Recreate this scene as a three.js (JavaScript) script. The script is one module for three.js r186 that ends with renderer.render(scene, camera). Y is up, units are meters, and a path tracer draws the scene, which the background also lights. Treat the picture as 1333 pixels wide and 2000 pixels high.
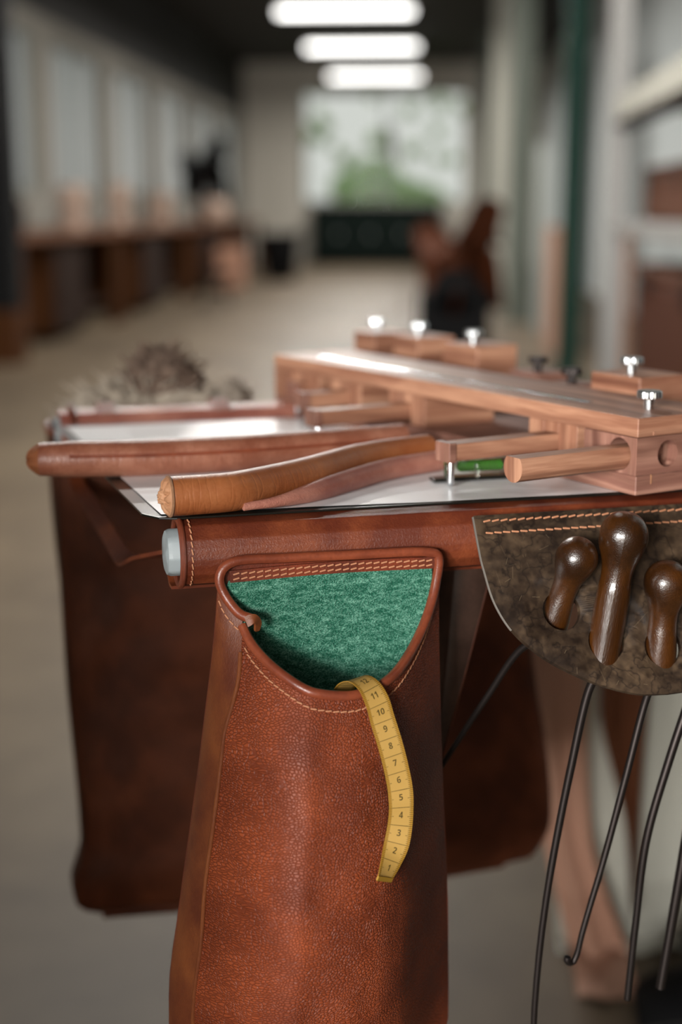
import * as THREE from 'three';
import { RoundedBoxGeometry } from 'three/addons/geometries/RoundedBoxGeometry.js';
import { RectAreaLightUniformsLib } from 'three/addons/lights/RectAreaLightUniformsLib.js';
import { mergeGeometries, toCreasedNormals, mergeVertices } from 'three/addons/utils/BufferGeometryUtils.js';
import { TessellateModifier } from 'three/addons/modifiers/TessellateModifier.js';
import { Brush, Evaluator, SUBTRACTION } from 'three-bvh-csg';

// ------------------------------------------------------------------ camera, sky, large lights, exposure
const D2R = Math.PI / 180;
const scene = new THREE.Scene();
const camera = new THREE.PerspectiveCamera(39.6, 1333 / 2000, 0.05, 200);
camera.rotation.order = 'YXZ';
camera.position.set(0, 1.0, 0);
camera.rotation.set(-12 * D2R, 3.8 * D2R, 0);
camera.focus = 0.84;
camera.userData.fStop = 2.9;
scene.background = new THREE.Color(0.63, 0.655, 0.61);
const renderer = new THREE.WebGLRenderer({ antialias: true });
renderer.toneMapping = THREE.LinearToneMapping;
renderer.toneMappingExposure = 1.0;
renderer.shadowMap.enabled = true;
RectAreaLightUniformsLib.init();
// daylight standing in the window openings: [x, y, z, width, height, facing (radians about y), strength]
const DAYLIGHT = [
  [-3.52, 2.1, 6.2, 1.7, 1.8, -Math.PI / 2, 165],
  [-2.6, 2.1, 8.42, 1.6, 1.8, 0, 82],
];
for (const [x, y, z, w, h, turn, k] of DAYLIGHT) {
  const l = new THREE.RectAreaLight(new THREE.Color(1.0, 0.985, 0.96), k, w, h);
  l.position.set(x, y, z);
  l.rotation.y = turn;                                   // a RectAreaLight shines along its -z
  l.castShadow = true;
  scene.add(l);
}

// ------------------------------------------------------------------ helpers
function rng(seed) { let a = seed >>> 0; return () => { a = (a + 0x6D2B79F5) >>> 0; let t = Math.imul(a ^ (a >>> 15), 1 | a); t = (t + Math.imul(t ^ (t >>> 7), 61 | t)) ^ t; return ((t ^ (t >>> 14)) >>> 0) / 4294967296; }; }
const V = (x, y, z) => new THREE.Vector3(x, y, z);
const clamp = (x, a, b) => Math.min(b, Math.max(a, x)), lerp = (a, b, t) => a + (b - a) * t;
const smooth = (a, b, x) => { const t = clamp((x - a) / (b - a), 0, 1); return t * t * (3 - 2 * t); };
function table(rows) {                                     // smooth curve through [x, y] rows, without overshoot
  const n = rows.length, d = [], m = [];
  for (let i = 0; i < n - 1; i++) d.push((rows[i + 1][1] - rows[i][1]) / (rows[i + 1][0] - rows[i][0]));
  for (let i = 0; i < n; i++) m.push(i === 0 ? d[0] : i === n - 1 ? d[n - 2] : d[i - 1] * d[i] <= 0 ? 0 : (2 * d[i - 1] * d[i]) / (d[i - 1] + d[i]));
  return (x) => {
    if (x <= rows[0][0]) return rows[0][1];
    for (let i = 1; i < n; i++) if (x <= rows[i][0]) { const h = rows[i][0] - rows[i - 1][0], t = (x - rows[i - 1][0]) / h, t2 = t * t, t3 = t2 * t; return (2 * t3 - 3 * t2 + 1) * rows[i - 1][1] + (t3 - 2 * t2 + t) * h * m[i - 1] + (3 * t2 - 2 * t3) * rows[i][1] + (t3 - t2) * h * m[i]; }
    return rows[n - 1][1];
  };
}
const hash = (x, y, s) => { let h = Math.imul(x, 374761393) ^ Math.imul(y, 668265263) ^ Math.imul(s, 974634541); h = Math.imul(h ^ (h >>> 13), 1274126177); return ((h ^ (h >>> 16)) >>> 0) / 4294967296; };
function vnoise(x, y, px, py, s) {                         // periodic value noise
  const ix = Math.floor(x), iy = Math.floor(y), fx = x - ix, fy = y - iy, u = fx * fx * (3 - 2 * fx), v = fy * fy * (3 - 2 * fy);
  const m = (a, p) => ((a % p) + p) % p;
  return lerp(lerp(hash(m(ix, px), m(iy, py), s), hash(m(ix + 1, px), m(iy, py), s), u), lerp(hash(m(ix, px), m(iy + 1, py), s), hash(m(ix + 1, px), m(iy + 1, py), s), u), v);
}
function fbm(u, v, fx, fy, oct, s) { let a = 0.5, t = 0, n = 0; for (let i = 0; i < oct; i++) { t += a * vnoise(u * fx, v * fy, fx, fy, s + i); n += a; a *= 0.5; fx *= 2; fy *= 2; } return t / n; }
function noise3(x, y, z, s) { const iz = Math.floor(z), f = z - iz, w = f * f * (3 - 2 * f); return lerp(vnoise(x, y, 9973, 9973, s + iz * 7), vnoise(x, y, 9973, 9973, s + iz * 7 + 7), w); }
function fbm3(x, y, z, oct, s) { let a = 0.5, t = 0, n = 0; for (let i = 0; i < oct; i++) { t += a * noise3(x, y, z, s + i * 31); n += a; a *= 0.5; x *= 2; y *= 2; z *= 2; } return t / n; }
function texture(w, h, fn, srgb, repeat) {                 // fn(u, v) -> [r, g, b] in 0..1
  const d = new Uint8Array(w * h * 4);
  for (let j = 0; j < h; j++) for (let i = 0; i < w; i++) { const c = fn(i / w, j / h), k = (j * w + i) * 4; d[k] = clamp(c[0], 0, 1) * 255; d[k + 1] = clamp(c[1], 0, 1) * 255; d[k + 2] = clamp(c[2], 0, 1) * 255; d[k + 3] = 255; }
  const t = new THREE.DataTexture(d, w, h, THREE.RGBAFormat);
  t.magFilter = THREE.LinearFilter; t.minFilter = THREE.LinearMipmapLinearFilter; t.generateMipmaps = true;
  t.wrapS = t.wrapT = THREE.RepeatWrapping;
  if (srgb) t.colorSpace = THREE.SRGBColorSpace;
  if (repeat) t.repeat.set(repeat[0], repeat[1]);
  t.needsUpdate = true;
  return t;
}
const mix3 = (a, b, t) => [lerp(a[0], b[0], t), lerp(a[1], b[1], t), lerp(a[2], b[2], t)];
const hex = (n) => [((n >> 16) & 255) / 255, ((n >> 8) & 255) / 255, (n & 255) / 255];
const std = (o) => new THREE.MeshStandardMaterial({ roughness: 0.6, ...o });
const phys = (o) => new THREE.MeshPhysicalMaterial({ roughness: 0.5, ...o });

// names: a repeat takes a three-digit number
const taken = new Map();
function numbered(n) { const k = taken.get(n) ?? 0; taken.set(n, k + 1); return k ? n + '_' + String(k).padStart(3, '0') : n; }
// the trolley's frame: x along its near rail, y up, z towards the camera; the origin lies on the floor under the rail's free end
const TROLLEY = { o: V(-0.1525, 0, -0.8177), turn: 18.8 * D2R };
const HALL = { o: V(0, 0, 0), turn: 0 };
function thing(name, label, category, base, { frame = TROLLEY, group, turn = 0 } = {}) {
  const g = new THREE.Group();
  g.name = numbered(name);
  const p = V(...base).applyAxisAngle(V(0, 1, 0), frame.turn).add(frame.o);
  g.position.copy(p); g.rotation.y = frame.turn + turn;
  g.userData = { label, category };
  if (group) g.userData.group = group;
  g.base = turn ? [0, 0, 0] : base;
  scene.add(g);
  return g;
}
function part(parent, name, geo, mat, label) {              // geometry is written in the thing's frame; it is moved to the thing's base here
  let r = parent; while (r.base === undefined) r = r.parent;
  const g = geo.clone(); g.translate(-r.base[0], -r.base[1], -r.base[2]);
  const m = new THREE.Mesh(g, mat);
  m.name = name; m.castShadow = m.receiveShadow = true;
  if (label) m.userData.label = label;
  parent.add(m);
  return m;
}
function struct(name, geo, mat, label) {
  const m = new THREE.Mesh(geo, mat);
  m.name = name; m.castShadow = m.receiveShadow = true; m.userData = { kind: 'structure' };
  if (label) { m.userData.label = label; m.userData.category = name.split('_')[0]; }
  scene.add(m);
  return m;
}
function metric(geo, grain = 'x') {                        // flat uv in metres on every face, u along the grain
  const g = geo.index ? geo.toNonIndexed() : geo, p = g.attributes.position, uv = new Float32Array(p.count * 2), a = V(), b = V(), c = V(), n = V();
  const gi = 'xyz'.indexOf(grain);
  for (let i = 0; i < p.count; i += 3) {
    a.fromBufferAttribute(p, i); b.fromBufferAttribute(p, i + 1); c.fromBufferAttribute(p, i + 2);
    n.copy(b).sub(a).cross(c.clone().sub(a));
    const k = [Math.abs(n.x), Math.abs(n.y), Math.abs(n.z)], ax = k.indexOf(Math.max(...k)), rest = [0, 1, 2].filter((q) => q !== ax);
    if (rest[1] === gi) rest.reverse();
    [a, b, c].forEach((q, j) => { const e = q.toArray(); uv[(i + j) * 2] = e[rest[0]]; uv[(i + j) * 2 + 1] = e[rest[1]] + e[ax] * 0.37; });
  }
  g.setAttribute('uv', new THREE.BufferAttribute(uv, 2));
  return g;
}
function box(x0, x1, y0, y1, z0, z1, r = 0.001, grain = 'x') {
  const w = x1 - x0, h = y1 - y0, d = z1 - z0, rr = Math.min(r, w / 2.2, h / 2.2, d / 2.2);
  const g = r > 0 ? new RoundedBoxGeometry(w, h, d, 2, rr) : new THREE.BoxGeometry(w, h, d);
  g.translate((x0 + x1) / 2, (y0 + y1) / 2, (z0 + z1) / 2);
  return metric(g, grain);
}
function sweep(pts, rad, { n = 60, radial = 20, cap0 = true, cap1 = true, flat = 1, curve } = {}) {   // round section along a curve, radius may vary
  const c = curve ?? new THREE.CatmullRomCurve3(pts.map((p) => (p.isVector3 ? p : V(...p))), false, 'centripetal');
  const L = c.getLength(), P = [], N = [], T = [], up = V(0, 1, 0);
  const pos = [], uv = [], idx = [];
  for (let i = 0; i <= n; i++) {
    const t = i / n, p = c.getPointAt(t), tan = c.getTangentAt(t);
    let nn = up.clone().addScaledVector(tan, -tan.dot(up));
    if (nn.lengthSq() < 1e-3) nn = V(0, 0, 1).addScaledVector(tan, -tan.z);
    if (N.length) { nn = N[N.length - 1].clone().addScaledVector(tan, -N[N.length - 1].dot(tan)); }
    nn.normalize(); P.push(p); N.push(nn); T.push(tan);
  }
  for (let i = 0; i <= n; i++) {
    const r = typeof rad === 'function' ? rad(i / n) : rad, b = T[i].clone().cross(N[i]);
    for (let j = 0; j <= radial; j++) {
      const a = (j / radial) * Math.PI * 2, q = P[i].clone().addScaledVector(N[i], Math.cos(a) * r * flat).addScaledVector(b, Math.sin(a) * r);
      pos.push(q.x, q.y, q.z); uv.push((i / n) * L, (a - Math.PI) * r);
    }
  }
  const w = radial + 1;
  for (let i = 0; i < n; i++) for (let j = 0; j < radial; j++) { const a = i * w + j, b = a + 1, d = a + w, e = d + 1; idx.push(a, b, d, b, e, d); }
  const capAt = (i, f) => { const k = pos.length / 3; pos.push(P[i].x, P[i].y, P[i].z); uv.push((i / n) * L, 0); const s = pos.length / 3; for (let j = 0; j <= radial; j++) { const o = (i * w + j) * 3; pos.push(pos[o], pos[o + 1], pos[o + 2]); uv.push((i / n) * L, 0.01); } for (let j = 0; j < radial; j++) f ? idx.push(k, s + j + 1, s + j) : idx.push(k, s + j, s + j + 1); };
  if (cap0) capAt(0, true);
  if (cap1) capAt(n, false);
  const g = new THREE.BufferGeometry();
  g.setAttribute('position', new THREE.Float32BufferAttribute(pos, 3)); g.setAttribute('uv', new THREE.Float32BufferAttribute(uv, 2)); g.setIndex(idx);
  g.computeVertexNormals();
  return g;
}
function ribbon(pts, facings, width, thick, { n = 80, uvMetres = false } = {}) {   // a strap of square section; its flat side looks along the facing
  const c = new THREE.CatmullRomCurve3(pts.map((p) => V(...p)), false, 'centripetal'), f = new THREE.CatmullRomCurve3(facings.map((p) => V(...p).normalize()), false, 'centripetal');
  const L = c.getLength(), rows = [], wf = typeof width === 'function' ? width : () => width;
  for (let i = 0; i <= n; i++) {
    const t = i / n, p = c.getPointAt(t), u = c.getUtoTmapping(t), tan = c.getTangentAt(t), nn = f.getPoint(u);
    nn.addScaledVector(tan, -nn.dot(tan)).normalize();
    const b = tan.clone().cross(nn).normalize(), hw = wf(t) / 2;
    rows.push([p.clone().addScaledVector(b, -hw).addScaledVector(nn, thick / 2), p.clone().addScaledVector(b, hw).addScaledVector(nn, thick / 2), p.clone().addScaledVector(b, hw).addScaledVector(nn, -thick / 2), p.clone().addScaledVector(b, -hw).addScaledVector(nn, -thick / 2)]);
  }
  const pos = [], uv = [], idx = [];
  const strip = (a, b, ua, ub) => { const s = pos.length / 3; rows.forEach((r, i) => { pos.push(...r[a].toArray(), ...r[b].toArray()); const v = uvMetres ? (i / n) * L : i / n; uv.push(ua, v, ub, v); }); for (let i = 0; i < n; i++) { const k = s + i * 2; idx.push(k, k + 1, k + 2, k + 1, k + 3, k + 2); } };
  const W = uvMetres ? wf(0) : 1;
  strip(0, 1, 0, W); strip(1, 2, W, W); strip(2, 3, W, 0); strip(3, 0, 0, 0);
  for (const [r, flip] of [[rows[0], false], [rows[n], true]]) { const s = pos.length / 3; r.forEach((q) => { pos.push(...q.toArray()); uv.push(0.01, 0.01); }); flip ? idx.push(s, s + 1, s + 2, s, s + 2, s + 3) : idx.push(s, s + 2, s + 1, s, s + 3, s + 2); }
  const g = new THREE.BufferGeometry();
  g.setAttribute('position', new THREE.Float32BufferAttribute(pos, 3)); g.setAttribute('uv', new THREE.Float32BufferAttribute(uv, 2)); g.setIndex(idx);
  g.computeVertexNormals();
  return g;
}
function grid(nu, nv, fn, uvf) {                            // an open surface fn(u, v) -> Vector3
  const pos = [], uv = [], idx = [];
  for (let j = 0; j <= nv; j++) for (let i = 0; i <= nu; i++) { const p = fn(i / nu, j / nv), q = uvf ? uvf(i / nu, j / nv, p) : [i / nu, j / nv]; pos.push(p.x, p.y, p.z); uv.push(...q); }
  for (let j = 0; j < nv; j++) for (let i = 0; i < nu; i++) { const a = j * (nu + 1) + i, b = a + 1, c = a + nu + 1, d = c + 1; idx.push(a, c, b, b, c, d); }
  const g = new THREE.BufferGeometry();
  g.setAttribute('position', new THREE.Float32BufferAttribute(pos, 3)); g.setAttribute('uv', new THREE.Float32BufferAttribute(uv, 2)); g.setIndex(idx);
  g.computeVertexNormals();
  return g;
}
function lathe(profile, seg = 32) { return new THREE.LatheGeometry(profile.map(([r, y]) => new THREE.Vector2(r, y)), seg); }
function toDir(g, from, to) { const d = to.clone().sub(from).normalize(); g.applyQuaternion(new THREE.Quaternion().setFromUnitVectors(V(0, 1, 0), d)); g.translate(from.x, from.y, from.z); return g; }
const ev = new Evaluator(); ev.useGroups = false;
function cut(geo, holes) {
  let b = new Brush(geo); b.updateMatrixWorld();
  for (const h of holes) { const t = new Brush(h); t.updateMatrixWorld(); b = ev.evaluate(b, t, SUBTRACTION); }
  return b.geometry;
}
const stitchGeo = (() => { const g = new THREE.CapsuleGeometry(0.00055, 0.0030, 3, 6); g.rotateZ(Math.PI / 2); return g; })();
function stitches(parent, mat, pts, pitch, out, lift = 0.0004, tilt = 0) {   // single stitches along a curve; out(p) is the way the seam faces
  let r = parent; while (r.base === undefined) r = r.parent;
  const c = new THREE.CatmullRomCurve3(pts.map((p) => (p.isVector3 ? p : V(...p))), false, 'centripetal'), L = c.getLength(), n = Math.floor(L / pitch);
  for (let i = 0; i < n; i++) {
    const t = (i + 0.5) / n, p = c.getPointAt(t), x = c.getTangentAt(t), z = out(p, t).clone();
    z.addScaledVector(x, -z.dot(x)).normalize();
    const y = z.clone().cross(x), m = new THREE.Mesh(stitchGeo, mat);
    m.name = 'stitch'; m.castShadow = m.receiveShadow = true;
    const q = new THREE.Quaternion().setFromRotationMatrix(new THREE.Matrix4().makeBasis(x, y, z));
    m.quaternion.copy(q).multiply(new THREE.Quaternion().setFromAxisAngle(V(0, 0, 1), tilt));
    const s = pitch / 0.0046; m.scale.set(s, Math.min(1.15, s), 1);
    m.position.copy(p).addScaledVector(z, lift).sub(V(...r.base));
    parent.add(m);
  }
}

// ------------------------------------------------------------------ textures and materials
const leatherTone = (dark, light, seed) => texture(512, 512, (u, v) => {
  const a = fbm(u, v, 4, 4, 4, seed), b = fbm(u, v, 14, 14, 3, seed + 9), c = fbm(u, v, 90, 90, 2, seed + 17);
  return mix3(dark, light, clamp(0.5 + (a - 0.5) * 1.7 + (b - 0.5) * 0.45 + (c - 0.5) * 0.35, 0, 1));
}, true, [1 / 0.14, 1 / 0.14]);
const worley = (() => {                                     // pebbled grain: soft cells parted by narrow creases
  const NX = 34, NY = 52, R = rng(11), pts = [];
  for (let i = 0; i < NX * NY; i++) pts.push([R(), R()]);
  return (u, v) => {
    const wx = (fbm(u, v, 6, 6, 2, 71) - 0.5) * 2.6, wy = (fbm(u, v, 6, 6, 2, 91) - 0.5) * 3.4;
    const x = u * NX + wx, y = v * NY + wy, ix = Math.floor(x), iy = Math.floor(y);
    let f1 = 9, f2 = 9;
    for (let j = -1; j <= 1; j++) for (let i = -1; i <= 1; i++) {
      const cx = ((ix + i) % NX + NX) % NX, cy = ((iy + j) % NY + NY) % NY, p = pts[cy * NX + cx], dx = ix + i + p[0] - x, dy = iy + j + p[1] - y, d = Math.sqrt(dx * dx + dy * dy);
      if (d < f1) { f2 = f1; f1 = d; } else if (d < f2) f2 = d;
    }
    return smooth(0.0, 0.42, f2 - f1) * (0.8 + 0.2 * fbm(u, v, 20, 20, 2, 5));
  };
})();
const pebbleBump = texture(1024, 1024, (u, v) => { const h = worley(u, v) * 0.85 + fbm(u, v, 120, 120, 2, 3) * 0.15; return [h, h, h]; }, false, [1 / 0.078, 1 / 0.078]);
const fineBump = texture(512, 512, (u, v) => { const h = fbm(u, v, 64, 64, 3, 41) * 0.7 + fbm(u, v, 9, 9, 3, 43) * 0.3; return [h, h, h]; }, false, [1 / 0.05, 1 / 0.05]);
const wrinkleBump = texture(512, 512, (u, v) => {           // creases that run round the tan rolls
  const a = fbm(u, v, 26, 3, 3, 61), h = 1 - Math.pow(1 - Math.abs(a - 0.5) * 2, 9) * 0.8;
  const f = fbm(u, v, 90, 90, 2, 67); const k = h * 0.75 + f * 0.25; return [k, k, k];
}, false, [1 / 0.12, 1 / 0.08]);
const pebbleTone = (() => { const lo = hex(0x6e3018), hi = hex(0x9a4a28); return texture(1024, 1024, (u, v) => {
  const w = worley(u, v), a = fbm(u, v, 3, 3, 3, 23); return mix3(mix3(lo, hi, clamp(0.5 + (a - 0.5) * 1.2, 0, 1)), [0.26, 0.10, 0.055], (1 - w) * 0.4); }, true, [1 / 0.078, 1 / 0.078]); })();
const woodTex = (a, b, c, seed) => texture(1024, 256, (u, v) => {
  const warp = fbm(u, v, 3, 6, 3, seed) * 0.16, g = fbm(u, (v + warp) % 1, 3, 26, 3, seed + 5), f = fbm(u, v, 24, 128, 2, seed + 9), s = Math.pow(fbm(u, (v + warp) % 1, 2, 14, 3, seed + 13), 2.2);
  return mix3(mix3(a, b, clamp(0.5 + (g - 0.5) * 1.8 + (f - 0.5) * 0.7, 0, 1)), c, clamp(s * 1.2 - 0.12, 0, 0.75));
}, true, [1 / 0.34, 1 / 0.11]);
const walnutTex = woodTex(hex(0x8f614b), hex(0xb98a6e), hex(0x5a3527), 101);
const walnutDarkTex = woodTex(hex(0x80574a), hex(0xa57a68), hex(0x46291f), 131);
const feltTex = texture(1024, 1024, (u, v) => {
  const a = fbm(u, v, 12, 30, 4, 201), b = fbm(u, v, 90, 150, 3, 207), t = clamp(0.42 + (a - 0.5) * 0.9 + (b - 0.5) * 1.7, 0, 1);
  return mix3(hex(0x1b523f), hex(0x78ab95), t);
}, true, [1 / 0.06, 1 / 0.06]);
const feltBump = texture(1024, 1024, (u, v) => { const h = fbm(u, v, 90, 150, 3, 207) * 0.7 + fbm(u, v, 14, 40, 3, 201) * 0.3; return [h, h, h]; }, false, [1 / 0.06, 1 / 0.06]);
const holderTex = (() => { const R = rng(5), scr = []; for (let i = 0; i < 90; i++) { const a = R() * 6.28, l = 0.01 + R() * R() * 0.09; scr.push([R(), R(), Math.cos(a) * l, Math.sin(a) * l, R()]); }
  return texture(1024, 1024, (u, v) => {
    const a = fbm(u, v, 5, 5, 4, 301), b = fbm(u, v, 40, 40, 3, 307), cr = Math.pow(1 - Math.abs(fbm(u, v, 16, 16, 4, 311) - 0.5) * 2, 22);
    let c = mix3(hex(0x211812), hex(0x574635), clamp(0.46 + (a - 0.5) * 1.15 + (b - 0.5) * 0.9, 0, 1));
    c = mix3(c, hex(0x120d0b), cr * 0.6);
    for (const [x, y, dx, dy, k] of scr) { const px = u - x, py = v - y, L = dx * dx + dy * dy, t = clamp((px * dx + py * dy) / L, 0, 1), ex = px - dx * t, ey = py - dy * t; if (ex * ex + ey * ey < 9e-7) c = mix3(c, hex(0x75654f), 0.25 + 0.5 * k); }
    return c;
  }, true, [1 / 0.16, 1 / 0.16]); })();
const floorTex = texture(512, 512, (u, v) => { const a = fbm(u, v, 3, 3, 4, 401), b = fbm(u, v, 30, 30, 3, 409); return mix3(hex(0x4e4234), hex(0x6d5f4c), clamp(0.5 + (a - 0.5) * 1.3 + (b - 0.5) * 0.6, 0, 1)); }, true, [1 / 2.4, 1 / 2.4]);
const paperBump = texture(256, 256, (u, v) => { const h = fbm(u, v, 3, 5, 4, 501); return [h, h, h]; }, false, [1 / 0.2, 1 / 0.2]);

const M = {
  pebble: phys({ map: pebbleTone, bumpMap: pebbleBump, bumpScale: 0.00055, roughness: 0.50, specularIntensity: 0.7 }),
  gusset: phys({ map: leatherTone(hex(0x572714), hex(0x77401f), 15), bumpMap: fineBump, bumpScale: 0.0002, roughness: 0.5 }),
  sleeve: phys({ map: leatherTone(hex(0x572413), hex(0x834325), 25), bumpMap: fineBump, bumpScale: 0.00024, roughness: 0.46, specularIntensity: 0.7 }),
  piping: phys({ map: leatherTone(hex(0x5e2b1d), hex(0x90492e), 35), bumpMap: fineBump, bumpScale: 0.00012, roughness: 0.34 }),
  strip: phys({ map: leatherTone(hex(0x53200f), hex(0x7a3218), 45), bumpMap: fineBump, bumpScale: 0.0002, roughness: 0.5 }),
  sack: phys({ map: leatherTone(hex(0x45200f), hex(0x63331d), 55), bumpMap: fineBump, bumpScale: 0.0003, roughness: 0.6, specularIntensity: 0.5 }),
  tan: phys({ map: leatherTone(hex(0x834522), hex(0x9c5f38), 65), bumpMap: wrinkleBump, bumpScale: 0.00022, roughness: 0.42 }),
  tanEnd: phys({ map: leatherTone(hex(0x9a6a48), hex(0xc29470), 75), bumpMap: fineBump, bumpScale: 0.0003, roughness: 0.7 }),
  rosy: phys({ map: leatherTone(hex(0x8a5145), hex(0xb27a68), 85), bumpMap: fineBump, bumpScale: 0.0003, roughness: 0.4 }),
  holder: phys({ map: holderTex, bumpMap: holderTex, bumpScale: 0.0003, roughness: 0.36 }),
  rawEdge: std({ color: 0x5c564f, roughness: 0.7 }),
  felt: phys({ map: feltTex, bumpMap: feltBump, bumpScale: 0.0012, roughness: 1, sheen: 0.5, sheenColor: new THREE.Color(0.35, 0.75, 0.6), sheenRoughness: 0.6, specularIntensity: 0.2 }),
  thread: std({ color: 0xb57c5a, roughness: 0.7 }),
  walnut: phys({ map: walnutTex, bumpMap: walnutTex, bumpScale: 0.00012, roughness: 0.48 }),
  walnutDark: phys({ map: walnutDarkTex, bumpMap: walnutDarkTex, bumpScale: 0.00012, roughness: 0.5 }),
  steel: std({ color: 0xd8dcdf, metalness: 1, roughness: 0.22 }),
  iron: std({ color: 0x2c2624, metalness: 0.75, roughness: 0.4 }),
  blackSteel: std({ color: 0x121212, metalness: 0.3, roughness: 0.5 }),
  blackTray: phys({ color: 0x14130f, roughness: 0.28 }),
  knob: phys({ map: leatherTone(hex(0x241103), hex(0x452508), 95), bumpMap: fineBump, bumpScale: 0.0002, roughness: 0.32, clearcoat: 0.6, clearcoatRoughness: 0.2 }),
  cap: phys({ color: 0x9aa3a6, roughness: 0.42 }),
  paper: phys({ color: 0xf6f6f7, roughness: 0.3, bumpMap: paperBump, bumpScale: 0.0012 }),
  acrylic: phys({ color: 0xf4fbf6, roughness: 0.04, transmission: 1, thickness: 0.01, ior: 1.46 }),
  vial: phys({ color: 0x7cc45a, roughness: 0.08, transmission: 0.7, thickness: 0.006, attenuationColor: new THREE.Color(0.35, 0.8, 0.2), attenuationDistance: 0.012 }),
  rubber: std({ color: 0x1c1c1c, roughness: 0.8 }),
};

// ------------------------------------------------------------------ the hall
const greyPlaster = std({ color: 0x7b776f, roughness: 0.9 }), plaster = std({ color: 0xbdb7ac, roughness: 0.9 }), darkWood = std({ color: 0x0e0805, roughness: 0.75 }), paleWall = std({ color: 0xc4caca, roughness: 0.85 });
const floorMat = phys({ map: floorTex, specularIntensity: 0.35, roughness: 0.5, bumpMap: floorTex, bumpScale: 0.0006 });
const X0 = -3.6, X1 = 1.9, Z0 = -27, Z1 = 8.5, H = 3.62, TW = 0.24;
struct('floor', metric(new THREE.BoxGeometry(X1 - X0 + 0.6, 0.12, Z1 - Z0 + 0.6).translate((X0 + X1) / 2, -0.06, (Z0 + Z1) / 2)), floorMat);
struct('ceiling', metric(new THREE.BoxGeometry(X1 - X0 + 0.6, 0.16, Z1 - Z0 + 0.6).translate((X0 + X1) / 2, H + 0.08, (Z0 + Z1) / 2)), darkWood);
// a wall made of boxes round its openings: along = position along the wall, a list of [from, to, bottom, top]
function wallBoxes(from, to, openings, y0, y1) {
  const out = []; let at = from;
  for (const [a, b, lo, hi] of openings) { if (a > at) out.push([at, a, y0, y1]); if (lo > y0) out.push([a, b, y0, lo]); if (hi < y1) out.push([a, b, hi, y1]); at = b; }
  if (at < to) out.push([at, to, y0, y1]);
  return out;
}
const leftNear = [[5.35, 7.05, 1.2, 3.0]];
const leftFar = [[-26.0, -24.0, 1.15, 2.55], [-23.4, -21.4, 1.15, 2.55], [-20.8, -18.8, 1.15, 2.55], [-18.2, -16.2, 1.15, 2.55], [-15.6, -13.6, 1.15, 2.55], [-13.0, -11.0, 1.15, 2.55]];
struct('wall_left', mergeGeometries(wallBoxes(Z0 - 0.3, Z1 + 0.3, [...leftFar, ...leftNear], 0, 2.72).map(([a, b, lo, hi]) => metric(new THREE.BoxGeometry(TW, hi - lo, b - a).translate(X0 - TW / 2, (lo + hi) / 2, (a + b) / 2)))), greyPlaster);
struct('trim_1', mergeGeometries(wallBoxes(Z0 - 0.3, Z1 + 0.3, leftNear, 2.72, H).map(([a, b, lo, hi]) => metric(new THREE.BoxGeometry(TW, hi - lo, b - a).translate(X0 - TW / 2, (lo + hi) / 2, (a + b) / 2)))), darkWood);
struct('wall_right', metric(new THREE.BoxGeometry(TW, H, Z1 - Z0 + 0.6).translate(X1 + TW / 2, H / 2, (Z0 + Z1) / 2)), paleWall);
const farOpen = [[-2.5, 0.53, 1.12, 3.12]];
struct('wall_back', mergeGeometries(wallBoxes(X0, X1, farOpen, 0, H).map(([a, b, lo, hi]) => metric(new THREE.BoxGeometry(b - a, hi - lo, TW).translate((a + b) / 2, (lo + hi) / 2, Z0 - TW / 2)))), plaster);
const nearOpen = [[-3.4, -1.8, 1.2, 3.0]];
struct('wall_front', mergeGeometries(wallBoxes(X0, X1, nearOpen, 0, H).map(([a, b, lo, hi]) => metric(new THREE.BoxGeometry(b - a, hi - lo, TW).translate((a + b) / 2, (lo + hi) / 2, Z1 + TW / 2)))), plaster);
const frameMat = std({ color: 0x6f736c, roughness: 0.6 }), clearPane = phys({ color: 0xffffff, specularIntensity: 0.03, roughness: 0.02, transmission: 1, thickness: 0 });
const frosted = phys({ color: new THREE.Color(0.225, 0.255, 0.262), roughness: 0.97, transmission: 1, thickness: 0 });
let windowNumber = 0;
function windowUnit(axis, at, a, b, lo, hi, pane, bars) {    // axis 'x': in a wall across z, else in a wall along z
  const g = new THREE.Group(); g.name = 'window_' + (++windowNumber); g.userData = { kind: 'structure' }; g.base = [0, 0, 0]; scene.add(g);
  const bx = (p, q, y0, y1, d) => (axis === 'x' ? box(p, q, y0, y1, at - d, at + d, 0.004) : box(at - d, at + d, y0, y1, p, q, 0.004));
  const t = 0.05;
  part(g, 'window_frame', mergeGeometries([bx(a, b, lo, lo + t, 0.04), bx(a, b, hi - t, hi, 0.04), bx(a, a + t, lo + t, hi - t, 0.04), bx(b - t, b, lo + t, hi - t, 0.04)]), frameMat);
  for (let i = 1; i < bars; i++) { const m = lerp(a, b, i / bars); part(g, 'glazing_bar', bx(m - 0.02, m + 0.02, lo + t, hi - t, 0.03), frameMat); }
  for (let i = 0; i < bars; i++) { const p = lerp(a, b, i / bars) + 0.03, q = lerp(a, b, (i + 1) / bars) - 0.03; const y0 = lo + t, y1 = hi - t; const geo = axis === 'x' ? new THREE.PlaneGeometry(q - p, y1 - y0).translate((p + q) / 2, (y0 + y1) / 2, at) : new THREE.PlaneGeometry(q - p, y1 - y0).rotateY(Math.PI / 2).translate(at, (y0 + y1) / 2, (p + q) / 2); part(g, 'pane', geo, pane); }
  return g;
}
windowUnit('x', Z0 - 0.1, -2.5, 0.53, 1.12, 3.12, clearPane, 2);
for (const [a, b, lo, hi] of leftFar) windowUnit('z', X0 - 0.08, a, b, lo, hi, frosted, 2);
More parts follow.
